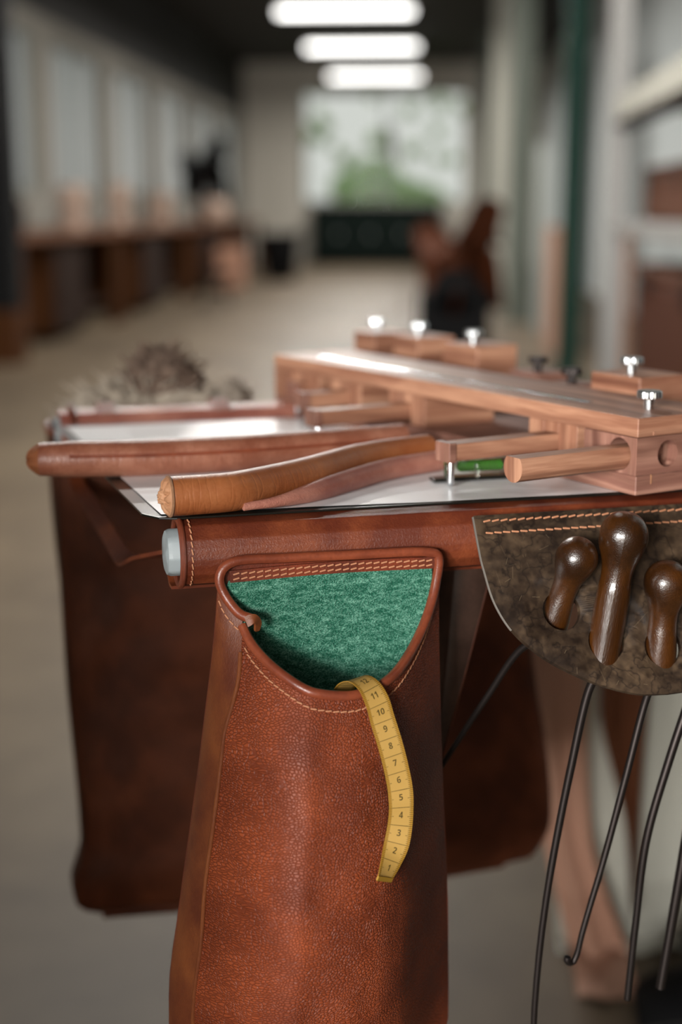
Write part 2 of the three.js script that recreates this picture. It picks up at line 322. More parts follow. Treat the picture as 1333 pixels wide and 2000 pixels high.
for (const [a, b, lo, hi] of leftNear) windowUnit('z', X0 - 0.14, a, b, lo, hi, frosted, 2);
for (const [a, b, lo, hi] of nearOpen) windowUnit('x', Z1 + 0.14, a, b, lo, hi, frosted, 2);

// ------------------------------------------------------------------ ceiling lamps
const tubeGlow = std({ color: 0xffffff, emissive: new THREE.Color(1, 0.985, 0.95), emissiveIntensity: 5, roughness: 0.4 }), lampHousing = std({ color: 0x8c8a84, roughness: 0.6 });
const lampZ = [-24, -19.8, -16.3, -12.4, -8.8, -4.6];
const lampSay = ['tube lamp hung in front of the bright far window', 'tube lamp hung second from the far window wall', 'tube lamp hung third from the far window wall', 'tube lamp hung fourth from the far window wall', 'tube lamp hung fifth from the far window wall', 'tube lamp hung last in the row, closest to the trolley'];
lampZ.forEach((z, i) => {
  const t = thing('ceiling_lamp', 'glowing white ' + lampSay[i], 'lamp', [-1.04, 3.1, z], { frame: HALL, group: 'tube lamps along the hall' });
  part(t, 'housing', box(-1.80, -0.28, 3.155, 3.2, z - 0.07, z + 0.07, 0.008), lampHousing);
  part(t, 'glowing_tube', new THREE.CapsuleGeometry(0.035, 1.42, 6, 16).rotateZ(Math.PI / 2).translate(-1.04, 3.115, z), tubeGlow);
  for (const x of [-1.6, -0.48]) part(t, 'hanger', sweep([[x, 3.2, z], [x, H, z]], 0.004, { n: 1, radial: 6 }), lampHousing);
  const l = new THREE.RectAreaLight(new THREE.Color(1, 0.965, 0.91), 290, 1.45, 0.1);
  l.position.set(-1.04, 3.07, z); l.rotation.x = -Math.PI / 2; l.castShadow = true; scene.add(l);
});

// ------------------------------------------------------------------ outside the far window
struct('ground', metric(new THREE.BoxGeometry(40, 0.1, 24).translate(0, -0.05, -39.6)), std({ color: 0x55663a, roughness: 1 }));
{
  const leaf = [std({ color: 0xa3b88e, roughness: 0.9 }), std({ color: 0x7d9a66, roughness: 0.9 })], bark = std({ color: 0x4b3d30, roughness: 0.9 });
  const R = rng(77), ball = new THREE.IcosahedronGeometry(1, 2);
  const crown = (cx, cy, cz, rx, ry, n, size = 1) => mergeGeometries(Array.from({ length: n }, () => { const a = R() * 6.28, r = Math.sqrt(R()), b = ball.clone(), p = b.attributes.position, sd = Math.floor(R() * 999); for (let i = 0; i < p.count; i++) { const k = 0.7 + 0.6 * fbm3(p.getX(i) * 3 + 20, p.getY(i) * 3 + 20, p.getZ(i) * 3 + 20, 2, sd); p.setXYZ(i, p.getX(i) * k, p.getY(i) * k, p.getZ(i) * k); } const s = (0.4 + R() * 0.45) * size; b.scale(s, s, s).translate(cx + Math.cos(a) * r * rx, cy + (R() - 0.5) * 2 * ry, cz + Math.sin(a) * r * rx); b.computeVertexNormals(); return b; }));
  [[-4.4, -31.8, 0.55, 'tall'], [-0.9, -31.8, 0.62, 'low'], [2.6, -31.8, 0.5, 'round']].forEach(([x, z, h, k], i) => {
    const t = thing('garden_bush', 'green ' + ['bush at the edge of the garden beyond the far window', 'low bush in the middle of the garden beyond the far window', 'round bush by the wall of the garden beyond the far window'][i], 'bush', [x, 0, z], { frame: HALL, group: 'bushes outside the far window' });
    part(t, 'foliage', crown(x, h + 0.25, z, 0.8, 0.35, 18), leaf[i % 2]);
    part(t, 'stem', sweep([[x, 0, z], [x, h, z]], 0.05, { n: 1, radial: 8 }), bark);
  });
  const t = thing('garden_tree', 'pale green tree standing in the garden beyond the far window', 'tree', [-1.2, 0, -36], { frame: HALL });
  part(t, 'crown', crown(-1.2, 3.5, -36, 2.6, 1.4, 46, 0.26), leaf[0]);
  part(t, 'trunk', sweep([[-1.2, 0, -36], [-1.1, 1.4, -36], [-1.2, 3, -36]], (q) => 0.14 - 0.06 * q, { n: 8, radial: 10 }), bark);
}

// ------------------------------------------------------------------ things along the hall
const benchTop = phys({ color: 0x5f3d29, roughness: 0.7, specularIntensity: 0.3 }), benchDark = phys({ color: 0x24150d, roughness: 0.8, specularIntensity: 0.2 }), benchBrown = phys({ color: 0x40240f, roughness: 0.8, specularIntensity: 0.2 }), cream = std({ color: 0xb39a8a, roughness: 0.8 }), black = phys({ color: 0x0c0c0d, roughness: 0.7, specularIntensity: 0.25 }), deepGreen = phys({ color: 0x07120e, roughness: 0.7, specularIntensity: 0.2 }), greyPaint = std({ color: 0x8f9591, roughness: 0.6 }), whitePaint = std({ color: 0x8f8d8a, roughness: 0.55 }), greenPaint = phys({ color: 0x0b3026, roughness: 0.6, specularIntensity: 0.3 }), rust = phys({ color: 0x46220f, roughness: 0.7, specularIntensity: 0.3 }), peach = std({ color: 0xa87f6a, roughness: 0.75 }), greyGreen = std({ color: 0x52584f, roughness: 0.7 }), brownHide = phys({ color: 0x55301b, roughness: 0.7, specularIntensity: 0.4 }), chalk = std({ color: 0xa7a59a, roughness: 0.8 });
function bench(z, len, say, mid) {
  const t = thing('workbench', say, 'workbench', [-3.15, 0, z], { frame: HALL, group: 'workbenches below the side windows' });
  const a = z - len / 2, b = z + len / 2;
  part(t, 'worktop', box(-3.52, -2.82, 0.78, 0.84, a, b, 0.006, 'z'), benchTop);
  part(t, 'back_panel', box(-3.5, -3.46, 0.1, 0.78, a + 0.1, b - 0.1, 0.004, 'z'), benchDark);
  for (const q of [a + 0.06, b - 0.06]) for (const x of [-3.46, -2.88]) part(t, 'leg', box(x - 0.04, x + 0.04, 0, 0.78, q - 0.04, q + 0.04, 0.004, 'y'), benchBrown);
  const c = part(t, 'drawer_cabinet', box(-3.44, -2.9, 0.08, 0.775, z - mid, z + mid, 0.004, 'z'), benchBrown);
  for (let i = 0; i < 4; i++) { const d = part(c, 'drawer_front', box(-2.898, -2.88, 0.1 + i * 0.165, 0.25 + i * 0.165, z - mid + 0.03, z + mid - 0.03, 0.004, 'z'), benchDark); }
  part(t, 'shelf', box(-3.44, -2.9, 0.2, 0.23, a + 0.12, z - mid - 0.01, 0.003, 'z'), benchDark);
  return t;
}
bench(-11.2, 3.0, 'dark wooden workbench behind the black post', 0.5);
bench(-14.6, 3.2, 'dark wooden workbench carrying two cream rolls', 0.6);
bench(-18.1, 3.2, 'dark wooden workbench carrying the black saddle', 0.5);
bench(-21.7, 3.2, 'dark wooden workbench nearest the far window wall', 0.6);
{ // post, dark, beside the first bench
  const t = thing('hall_post', 'black square post standing at the end of the workbenches', 'post', [-2.86, 0, -9.3], { frame: HALL });
  part(t, 'shaft', box(-2.96, -2.745, 0.35, H, -9.42, -9.22, 0.006, 'y'), black);
  part(t, 'plinth', box(-2.99, -2.735, 0, 0.35, -9.45, -9.19, 0.008, 'y'), benchBrown);
}
function roll(name, say, x, y, z, r, len, mat, group) {
  const t = thing(name, say, 'roll', [x, y, z], { frame: HALL, group });
  const sp = []; for (let i = 0; i <= 60; i++) { const a = i / 60 * Math.PI * 6, q = r * (0.35 + 0.65 * i / 60); sp.push([x + Math.cos(a) * q, z + Math.sin(a) * q]); }
  part(t, 'coil', grid(60, 1, (u, v) => { const k = Math.round(u * 60); return V(sp[k][0], y + v * len, sp[k][1]); }), mat);
  part(t, 'core', lathe([[0, 0], [r * 0.33, 0], [r * 0.33, len], [0, len]], 16).translate(x, y, z), mat);
  part(t, 'tie', new THREE.TorusGeometry(r * 1.01, 0.008, 6, 24).rotateX(Math.PI / 2).translate(x, y + len * 0.5, z), benchBrown);
}
roll('leather_roll', 'cream leather roll standing on the bench next to the black post', -3.1, 0.84, -12.2, 0.13, 0.36, cream, 'leather rolls on the benches');
roll('leather_roll', 'cream leather roll standing between two side windows', -3.1, 0.84, -14.0, 0.12, 0.4, cream, 'leather rolls on the benches');
roll('leather_roll', 'thick cream leather roll beside the black saddle', -3.05, 0.84, -15.8, 0.15, 0.34, cream, 'leather rolls on the benches');
roll('leather_roll', 'brown leather roll lying close to the black post', -3.2, 0.84, -10.6, 0.14, 0.22, brownHide, 'leather rolls on the benches');
roll('leather_roll', 'small grey leather roll near the far end of the benches', -3.1, 0.84, -20.6, 0.13, 0.3, cream, 'leather rolls on the benches');
function saddle(name, say, x, y, z, turn, s, mat, stand) {   // seat, two flaps, pommel and cantle, on a stand
  const t = thing(name, say, 'saddle', [x, y, z], { frame: HALL, turn });
  const seat = grid(24, 24, (u, v) => { const a = (u - 0.5) * Math.PI * 1.15, l = (v - 0.5) * 0.46, w = 0.13 + 0.05 * Math.sin(v * 3.1), top = 0.28 + 0.5 * Math.pow(Math.abs(v - 0.42) * 1.3, 2.2); return V(Math.sin(a) * w, top + Math.cos(a) * 0.07 - 0.07, l).multiplyScalar(s); });
  part(t, 'seat', seat, mat);
  for (const q of [-1, 1]) part(t, 'flap', grid(10, 14, (u, v) => V(q * (0.13 + 0.06 * v + 0.01 * Math.sin(u * 3)), 0.26 - v * 0.34, (u - 0.5) * 0.36 * (1 - 0.35 * v * v) + 0.06 * v).multiplyScalar(s)), mat);
  part(t, 'cantle', sweep([V(-0.13, 0.3, 0.2), V(0, 0.4, 0.24), V(0.13, 0.3, 0.2)].map((p) => p.multiplyScalar(s)), 0.022 * s, { n: 16, radial: 10 }), mat);
  part(t, 'pommel', sweep([V(-0.12, 0.24, -0.2), V(0, 0.34, -0.24), V(0.12, 0.24, -0.2)].map((p) => p.multiplyScalar(s)), 0.025 * s, { n: 16, radial: 10 }), mat);
  if (stand) part(t, 'support', stand, benchDark);
  return t;
}
saddle('bench_saddle', 'black saddle propped up on a post over the workbench', -2.95, 1.22, -18.2, 0.9, 1.25, black, sweep([[0, -0.38, 0], [0, 0.26, 0]], 0.05, { n: 1, radial: 12 }));
{ const t = thing('wool_bundle', 'pale bundle of wool lying on the bench under the black saddle', 'wool', [-2.95, 0.84, -18.75], { frame: HALL });
  const g = new THREE.IcosahedronGeometry(0.2, 5), p = g.attributes.position; for (let i = 0; i < p.count; i++) { const k = 0.8 + 0.5 * fbm3(p.getX(i) * 14 + 9, p.getY(i) * 14 + 9, p.getZ(i) * 14 + 9, 3, 8); p.setXYZ(i, p.getX(i) * k, Math.max(p.getY(i) * k * 0.8, -0.13), p.getZ(i) * k); } g.translate(-2.95, 0.97, -18.75); g.computeVertexNormals();
  part(t, 'fleece', mergeVertices(g), cream); }
function stool(name, say, x, z, h, seatMat, legMat) {
  const t = thing(name, say, 'stool', [x, 0, z], { frame: HALL });
  part(t, 'seat', lathe([[0, h - 0.06], [0.16, h - 0.06], [0.18, h - 0.03], [0.17, h], [0, h + 0.01]], 24).translate(x, 0, z), seatMat);
  for (let i = 0; i < 4; i++) { const a = i * Math.PI / 2 + 0.6; part(t, 'leg', sweep([[x + Math.cos(a) * 0.1, h - 0.06, z + Math.sin(a) * 0.1], [x + Math.cos(a) * 0.19, 0, z + Math.sin(a) * 0.19]], 0.018, { n: 1, radial: 8 }), legMat); }
  part(t, 'foot_ring', new THREE.TorusGeometry(0.155, 0.012, 6, 24).rotateX(Math.PI / 2).translate(x, h * 0.4, z), legMat);
}
stool('wooden_stool', 'dark stool standing on the floor before the workbenches', -2.35, -15.2, 0.35, black, black);
{ // tan leather crate and black bin before the benches
  const t = thing('tan_crate', 'tan upright crate standing before the saddle bench', 'crate', [-2.62, 0, -18.3], { frame: HALL });
  part(t, 'body', box(-2.78, -2.46, 0.02, 0.52, -18.46, -18.14, 0.01, 'y'), peach);
  for (const y of [0.1, 0.26, 0.42]) part(t, 'batten', box(-2.8, -2.44, y - 0.02, y + 0.02, -18.135, -18.12, 0.003), std({ color: 0x9c6a4c, roughness: 0.7 }));
  part(t, 'lid', box(-2.8, -2.44, 0.52, 0.545, -18.48, -18.12, 0.006), peach);
  const b = thing('waste_bin', 'round black bin before the bench nearest the far window', 'bin', [-2.25, 0, -20.6], { frame: HALL });
  part(b, 'bucket', lathe([[0, 0.01], [0.22, 0], [0.3, 0.66], [0.28, 0.66], [0.21, 0.03], [0, 0.03]], 28).translate(-2.25, 0, -20.6), black);
  part(b, 'rim', new THREE.TorusGeometry(0.295, 0.015, 8, 28).rotateX(Math.PI / 2).translate(-2.25, 0.66, -20.6), black);
}
{ // grey pinned boards between the windows and cabinet under the far window
  const t = thing('green_cabinet', 'very dark green low cabinet under the bright far window', 'cabinet', [-1.1, 0, -26.7], { frame: HALL });
  part(t, 'body', box(-2.3, 0.05, 0.06, 1.06, -26.96, -26.4, 0.01), deepGreen);
  part(t, 'top', box(-2.33, 0.08, 1.06, 1.1, -26.98, -26.38, 0.006), deepGreen);
  for (let i = 0; i < 4; i++) { const a = -2.28 + i * 0.58, d = part(t, 'door', box(a, a + 0.55, 0.1, 1.03, -26.4, -26.375, 0.004), deepGreen); part(d, 'handle', box(a + 0.47, a + 0.5, 0.5, 0.62, -26.375, -26.35, 0.004), greyPaint); }
  part(t, 'plinth', box(-2.26, 0.01, 0, 0.06, -26.9, -26.45, 0), black);
}
// saddle on a black stand in the aisle
{
  const t = thing('saddle_stand', 'black padded stand under the brown saddle in the aisle', 'stand', [0.1, 0, -8.2], { frame: HALL });
  part(t, 'base', box(-0.14, 0.34, 0.02, 0.1, -8.5, -7.9, 0.01), black);
  part(t, 'body', box(-0.1, 0.3, 0.1, 0.56, -8.45, -7.95, 0.03), black);
  part(t, 'saddle_horse', new THREE.CylinderGeometry(0.13, 0.13, 0.5, 24).rotateX(Math.PI / 2).translate(0.1, 0.56, -8.2), black);
  saddle('aisle_saddle', 'brown saddle resting on a black stand in the aisle', 0.12, 0.52, -8.2, 0.75, 1.0, rust);
}
// ------------------------------------------------------------------ racks on the right of the aisle
function post(name, say, x, z, w, mat, h = H) {
  const t = thing(name, say, 'post', [x, 0, z], { frame: HALL });
  part(t, 'shaft', box(x - w / 2, x + w / 2, 0.02, h, z - w / 2, z + w / 2, 0.006, 'y'), mat);
  part(t, 'foot_plate', box(x - w * 0.9, x + w * 0.9, 0, 0.02, z - w * 0.9, z + w * 0.9, 0.002), mat);
}
post('rack_post', 'pale grey post carrying the end of the rack shelf', 0.76, -6.3, 0.085, whitePaint);
post('green_column', 'slim dark green column beside the pale rack post', 0.77, -8.4, 0.12, greenPaint);
post('grey_column', 'grey green column beyond the dark green one', 0.74, -13.2, 0.2, greyGreen);
post('pale_column', 'pale column well beyond the dark green one', 0.78, -17.5, 0.3, chalk);
post('dark_column', 'dark column at the end of the racks', 0.8, -22.5, 0.34, greyGreen);
{ // shelf unit behind the pale post
  const t = thing('storage_rack', 'grey storage rack with a pale shelf and slanted upper rail', 'rack', [1.2, 0, -5.2], { frame: HALL });
  for (const z of [-4.0, -6.1]) part(t, 'upright', box(1.55, 1.62, 0, 2.6, z - 0.035, z + 0.035, 0.004, 'y'), whitePaint);
  part(t, 'upright', box(0.74, 0.81, 0, 1.5, -3.95, -3.88, 0.004, 'y'), whitePaint);
  part(t, 'shelf', box(0.74, 1.62, 0.90, 0.955, -6.22, -3.9, 0.006), whitePaint);
  part(t, 'rail', box(0.74, 0.82, 1.36, 1.46, -6.22, -3.9, 0.006), chalk);
  part(t, 'rail_lip', box(0.735, 0.825, 1.335, 1.36, -6.22, -3.9, 0.003), benchDark);
  part(t, 'upper_shelf', box(0.82, 1.62, 1.4, 1.44, -6.22, -3.9, 0.006), whitePaint);
  part(t, 'bottom_shelf', box(0.78, 1.62, 0.08, 0.11, -6.22, -3.9, 0.004), whitePaint);
  const c = thing('rust_cabinet', 'rust brown leather covered chest on the lowest rack shelf', 'chest', [1.2, 0.11, -5.2], { frame: HALL });
  part(c, 'body', box(0.82, 1.52, 0.11, 0.74, -6.0, -4.25, 0.02, 'z'), rust);
  part(c, 'lid', box(0.81, 1.53, 0.745, 0.79, -6.01, -4.24, 0.012, 'z'), brownHide);
  for (const z of [-5.6, -4.7]) part(c, 'clasp', box(0.8, 0.812, 0.68, 0.78, z - 0.04, z + 0.04, 0.003), benchDark);
  const k = thing('brown_box', 'dark brown box standing on the pale rack shelf', 'box', [1.25, 0.955, -4.6], { frame: HALL });
  part(k, 'body', box(1.0, 1.5, 0.955, 1.17, -4.9, -4.25, 0.01), brownHide);
  part(k, 'lid', box(0.99, 1.51, 1.17, 1.2, -4.91, -4.24, 0.008), benchBrown);
  const w = thing('leather_case', 'wide brown leather case standing behind the box on the pale rack shelf', 'case', [1.2, 0.955, -5.55], { frame: HALL });
  part(w, 'body', box(0.86, 1.55, 0.956, 1.14, -6.15, -5.0, 0.02, 'z'), brownHide);
  part(w, 'lid', box(0.855, 1.555, 1.14, 1.17, -6.155, -4.995, 0.01, 'z'), rust);
  for (const z of [-5.85, -5.3]) part(w, 'clasp', box(0.846, 0.858, 1.08, 1.15, z - 0.03, z + 0.03, 0.003), benchDark);
}
{ // low drawer chest beside the camera, whose shade lies on the floor and on the far pocket
  const t = thing('drawer_chest', 'low brown drawer chest standing on the window side of the trolley', 'chest', [-1.0, 0, -0.2], { frame: HALL });
  part(t, 'body', box(-1.55, -0.50, 0.06, 0.93, -0.46, 0.10, 0.008), benchBrown);
  part(t, 'top', box(-1.58, -0.48, 0.93, 0.96, -0.48, 0.13, 0.006), benchTop);
  part(t, 'plinth', box(-1.51, -0.54, 0, 0.06, -0.42, 0.06, 0), benchDark);
  for (let i = 0; i < 4; i++) for (const [a, b] of [[-1.53, -1.04], [-1.01, -0.52]]) { const d = part(t, 'drawer', box(a, b, 0.09 + i * 0.21, 0.28 + i * 0.21, 0.10, 0.118, 0.004), benchBrown); part(d, 'knob', new THREE.SphereGeometry(0.014, 14, 10).translate((a + b) / 2, 0.185 + i * 0.21, 0.128), greyPaint); }
}
{ // dark cupboard along the aisle, beside the camera: it keeps light from coming back on the trolley's shaded side
  const t = thing('tall_cupboard', 'tall dark brown cupboard standing along the aisle beside the trolley', 'cupboard', [1.4, 0, 2.2], { frame: HALL });
  part(t, 'body', box(1.2, 1.85, 0.08, 2.5, -1.0, 5.4, 0.01, 'y'), benchDark);
  part(t, 'plinth', box(1.24, 1.85, 0, 0.08, -0.97, 5.37, 0), black);
  for (let i = 0; i < 8; i++) { const a = -0.98 + i * 0.8, d = part(t, 'door', box(1.175, 1.2, 0.11, 2.47, a, a + 0.77, 0.006, 'y'), benchDark); part(d, 'knob', new THREE.SphereGeometry(0.018, 16, 12).translate(1.16, 1.25, i % 2 ? a + 0.06 : a + 0.71), greyPaint); }
}
function leaning(name, say, x, z, w, h, mat, kind = 'board') {
  const t = thing(name, say, kind, [x, 0, z], { frame: HALL });
  part(t, 'panel', box(x - 0.015, x + 0.015, 0, h, z - w / 2, z + w / 2, 0.004, 'y'), mat);
  part(t, 'edge_strip', box(x - 0.022, x + 0.022, h, h + 0.03, z - w / 2, z + w / 2, 0.004, 'y'), mat);
}
leaning('peach_board', 'tall peach board standing between the green and the grey column', 0.84, -10.6, 0.9, 0.85, peach);
leaning('peach_board', 'narrow peach board standing behind the pale rack post', 0.92, -7.3, 0.55, 0.9, peach);
leaning('grey_board', 'tall grey board standing against the grey green column', 0.86, -12.1, 1.0, 1.5, greyPaint);
leaning('grey_board', 'high grey board standing beyond the grey green column', 0.9, -15.2, 2.0, 2.6, chalk);
leaning('dark_board', 'dark board standing far along the racks', 0.92, -20, 3.0, 2.9, greyGreen);
// hides drooping from a low horse behind the trolley
{
  const t = thing('hide_horse', 'low dark wooden horse hung with leather hides', 'stand', [0.45, 0, -1.88], { frame: HALL });
  part(t, 'rail', sweep([[0.06, 0.6, -1.88], [0.86, 0.6, -1.88]], 0.022, { n: 2, radial: 12 }), benchDark);
  for (const q of [-1, 1]) part(t, 'leg', sweep([[0.8, 0.59, -1.88], [0.82, 0, -1.88 + q * 0.2]], 0.02, { n: 1, radial: 8 }), benchDark);
  for (const q of [-1, -0.35]) part(t, 'leg', sweep([[0.26, 0.59, -1.885], [0.3, 0, -1.88 + q * 0.2]], 0.016, { n: 1, radial: 8 }), benchDark);
  // [height, left, right] rows from the rail down; out: how far the tail runs over the floor
  const hide = (say, rows, z, mat, out, seed, side) => {
    const low = rows[rows.length - 1][0], top = 0.6, xl = table(rows.map(([y, a]) => [-y, a])), xr = table(rows.map(([y, , b]) => [-y, b]));
    const h = thing('leather_hide', say, 'hide', [(xl(0) + xr(0)) / 2, Math.max(low, 0.003), z], { frame: HALL, group: 'hides hung on the low horse' });
    const L = 0.10 + (top - low) + out;
    part(h, 'skin', grid(18, 60, (u, v) => {
      const s = v * L; let y, zz;
      if (s < 0.10) { const a = (s / 0.10) * 2.6 - 1.3; y = top + Math.cos(a) * (0.0245 + seed * 0.002); zz = -1.88 + Math.sin(a) * (0.0245 + seed * 0.002); } else { const d = s - 0.10; if (d < top - low) { y = top - d; zz = lerp(-1.85, z, smooth(0, 0.25, d)); } else { y = low; zz = z + d - (top - low); } }
      const tail = Math.max(0, s - 0.10 - (top - low)), a = xl(-y) + side * tail, b = xr(-y) + side * tail;
      return V(lerp(a, b, u), y + (tail > 0 ? 0.004 + 0.004 * Math.sin(u * 9 + v * 30) : 0), zz + Math.sin(u * 10 + seed * 2) * 0.008 * smooth(0.15, 0.5, v));
    }), mat);
  };
  hide('wide chalk white hide drooping behind the brown and the peach one', [[0.65, 0.16, 0.36], [0.3, 0.17, 0.36], [0.003, 0.18, 0.345]], -1.845, chalk, 0.04, 1, 0);
  hide('grey hide drooping beside the wide chalk white one', [[0.65, 0.37, 0.56], [0.3, 0.365, 0.57], [0.003, 0.35, 0.58]], -1.84, greyGreen, 0.03, 1, 0);
  hide('peach hide drooping from the horse down onto the floor', [[0.65, 0.07, 0.19], [0.374, 0.115, 0.203], [0.19, 0.15, 0.215], [0.003, 0.195, 0.275]], -1.80, peach, 0.12, 2, 0);
  hide('narrow dark brown hide hanging to a point over the pale ones', [[0.65, 0.235, 0.305], [0.52, 0.225, 0.305], [0.37, 0.222, 0.285], [0.19, 0.262, 0.280], [0.06, 0.275, 0.279]], -1.79, brownHide, 0, 3, 0);
  const b = thing('tool_bag', 'dark soft bag lying on the floor by the hides', 'bag', [0.38, 0, -1.60], { frame: HALL });
  const g = new THREE.IcosahedronGeometry(1, 5), p = g.attributes.position; for (let i = 0; i < p.count; i++) { const k = 0.85 + 0.3 * fbm3(p.getX(i) * 2 + 5, p.getY(i) * 2 + 5, p.getZ(i) * 2 + 5, 3, 4); p.setXYZ(i, p.getX(i) * k * 0.13, Math.max(p.getY(i) * k * 0.06, -0.035), p.getZ(i) * k * 0.10); } g.translate(0.38, 0.036, -1.60);
  const bm = mergeVertices(g); bm.deleteAttribute('normal'); bm.computeVertexNormals(); part(b, 'body', bm, black);
  part(b, 'handle', sweep([[0.31, 0.075, -1.58], [0.34, 0.115, -1.57], [0.41, 0.115, -1.57], [0.44, 0.075, -1.58]], 0.008, { n: 20, radial: 8 }), black);
}

// ------------------------------------------------------------------ the trolley
const RT = 0.0205, RY = 0.8;                                // leather rail: radius and height
const FZ = -0.41, FY = 0.812;                               // far rail
function sleeveGeo(x0, x1, y, z, r) {
  const th = 0.0022, g = lathe([[r - th, x1], [r - th, x0 + 0.002], [r - th * 0.6, x0], [r - 0.0004, x0 + 0.0004], [r, x0 + 0.002], [r, x1], [r - th, x1]], 64);
  const p = g.attributes.position, uv = g.attributes.uv;
  for (let i = 0; i < p.count; i++) { const X = p.getX(i), Y = p.getY(i), Z = p.getZ(i); uv.setXY(i, Y, uv.getX(i) * 2 * Math.PI * r); p.setXYZ(i, Y, y - X, z + Z); }
  g.computeVertexNormals();
  return toCreasedNormals(g, 0.9);
}
const capGeo = (x, y, z, r) => { const g = lathe([[0, 0], [r - 0.003, 0], [r - 0.001, 0.0008], [r, 0.003], [r, 0.014], [0, 0.014]], 40); g.rotateZ(-Math.PI / 2); g.translate(x, y, z); return toCreasedNormals(g, 0.6); };
const trolley = thing('work_trolley', 'saddler’s trolley with leather covered rails and black tray top', 'trolley', [0.1, 0, -0.2]);
{
  const R1 = part(trolley, 'rail_sleeve', sleeveGeo(0, 0.80, RY, 0, RT), M.sleeve, 'brown leather sleeve round the near rail');
  part(R1, 'end_piping', new THREE.TorusGeometry(RT - 0.0006, 0.0021, 10, 60).rotateY(Math.PI / 2).translate(0.001, RY, 0), M.piping);
  const ring = []; for (let i = 0; i <= 40; i++) { const a = (i / 40) * Math.PI * 1.3 + Math.PI * 1.62; ring.push(V(0.0062, RY + Math.sin(-a) * RT * -1, Math.cos(a) * RT)); }
  stitches(R1, M.thread, ring, 0.0043, (p) => V(0, p.y - RY, p.z), 0.0002, 0.2);
  part(R1, 'back_leaf', ribbon([[0.0, 0.806, -0.0215], [0.0, 0.795, -0.027], [0.0, 0.785, -0.026], [0.0, 0.777, -0.017], [0, 0.7765, -0.006]].map(([x, y, z]) => [0.12, y, z]), [[0, 0, -1], [0, 0.1, -1], [0, -0.4, -1], [0, -1, -0.3], [0, -1, 0]], 0.246, 0.002, { n: 24, uvMetres: true }), M.sleeve);
  part(trolley, 'rail_cap', capGeo(-0.0075, RY, 0, 0.0142), M.cap, 'grey plastic end cap');
  part(trolley, 'rail_tube', sweep([[0.008, RY, 0], [0.798, RY, 0]], 0.0165, { n: 1, radial: 28 }), M.blackSteel);
  const R2 = part(trolley, 'rail_sleeve', sleeveGeo(-0.040, 0.80, FY, FZ, RT), M.rosy);
  part(trolley, 'rail_cap', capGeo(-0.0435, FY, FZ, 0.0142), M.cap);
  part(trolley, 'rail_tube', sweep([[-0.03, FY, FZ], [0.798, FY, FZ]], 0.0165, { n: 1, radial: 28 }), M.blackSteel);
  // tray: a thin black board whose free end is slightly slanted
  const s = new THREE.Shape(); const L = [[-0.010, -0.001], [-0.0185, 0.012], [-0.044, 0.384], [0.78, 0.384], [0.78, -0.004], [0.0, -0.004]]; L.forEach(([x, y], i) => (i ? s.lineTo(x, y) : s.moveTo(x, y)));
  const tg = new THREE.ExtrudeGeometry(s, { depth: 0.0006, bevelEnabled: true, bevelSize: 0.0006, bevelThickness: 0.0004, bevelSegments: 2 }); tg.rotateX(-Math.PI / 2); tg.translate(0, 0.8210, 0);
  part(trolley, 'tray', metric(tg), M.blackTray);
  for (const [x, z, y] of [[0.085, -0.003, RY], [0.74, -0.003, RY], [0.17, FZ, FY], [0.74, FZ, FY]]) {
    part(trolley, 'leg', sweep([[x, y - 0.012, z], [x, 0.075, z]], 0.011, { n: 1, radial: 18 }), M.blackSteel);
    const w = part(trolley, 'castor', new THREE.CylinderGeometry(0.034, 0.034, 0.022, 28).rotateZ(Math.PI / 2).translate(x, 0.0345, z + 0.012), M.rubber);
    part(w, 'castor_fork', mergeGeometries([box(x - 0.016, x + 0.016, 0.07, 0.078, z - 0.014, z + 0.026, 0.001), box(x - 0.0165, x - 0.0125, 0.03, 0.07, z - 0.004, z + 0.024, 0.001), box(x + 0.0125, x + 0.0165, 0.03, 0.07, z - 0.004, z + 0.024, 0.001)]), M.blackSteel);
  }
  for (const x of [0.12, 0.73]) part(trolley, 'cross_bar', sweep([[x, 0.800, -0.012], [x, 0.806, FZ + 0.012]], 0.0065, { n: 1, radial: 14 }), M.blackSteel);
  for (const z of [-0.003, FZ]) part(trolley, 'stretcher', sweep([[z < -0.1 ? 0.17 : 0.085, 0.14, z], [0.74, 0.14, z]], 0.008, { n: 1, radial: 14 }), M.blackSteel);
  for (const x of [0.74]) part(trolley, 'stretcher', sweep([[x, 0.16, -0.003], [x, 0.16, FZ]], 0.008, { n: 1, radial: 14 }), M.blackSteel);
}
{ // strap sagging between the two rails at the free end
  const t = thing('sling_strap', 'orange brown leather strap sagging between the two trolley rails', 'strap', [-0.02, 0.76, -0.2]);
  part(t, 'strap', ribbon([[-0.030, 0.800, -0.388], [-0.0295, 0.779, -0.372], [-0.0245, 0.770, -0.30], [-0.0195, 0.7640, -0.22], [-0.0175, 0.7625, -0.165], [-0.0165, 0.7640, -0.135], [-0.010, 0.776, -0.090], [0.006, 0.793, -0.030]], [[-0.4, 0.6, 0.7], [-0.55, 0.75, 0.4], [-0.6, 0.75, 0.35], [-0.6, 0.75, 0.3], [-0.6, 0.8, 0.1], [-0.5, 0.85, -0.2], [-0.1, 0.8, -0.6], [0, 0.7, -0.7]], 0.0125, 0.0026, { n: 60, uvMetres: true }), M.sleeve);
  part(t, 'strap_loop', new THREE.TorusGeometry(0.0225, 0.0024, 8, 40, 5.4).rotateY(Math.PI / 2).rotateX(0.6).translate(-0.030, FY, FZ), M.piping);
}
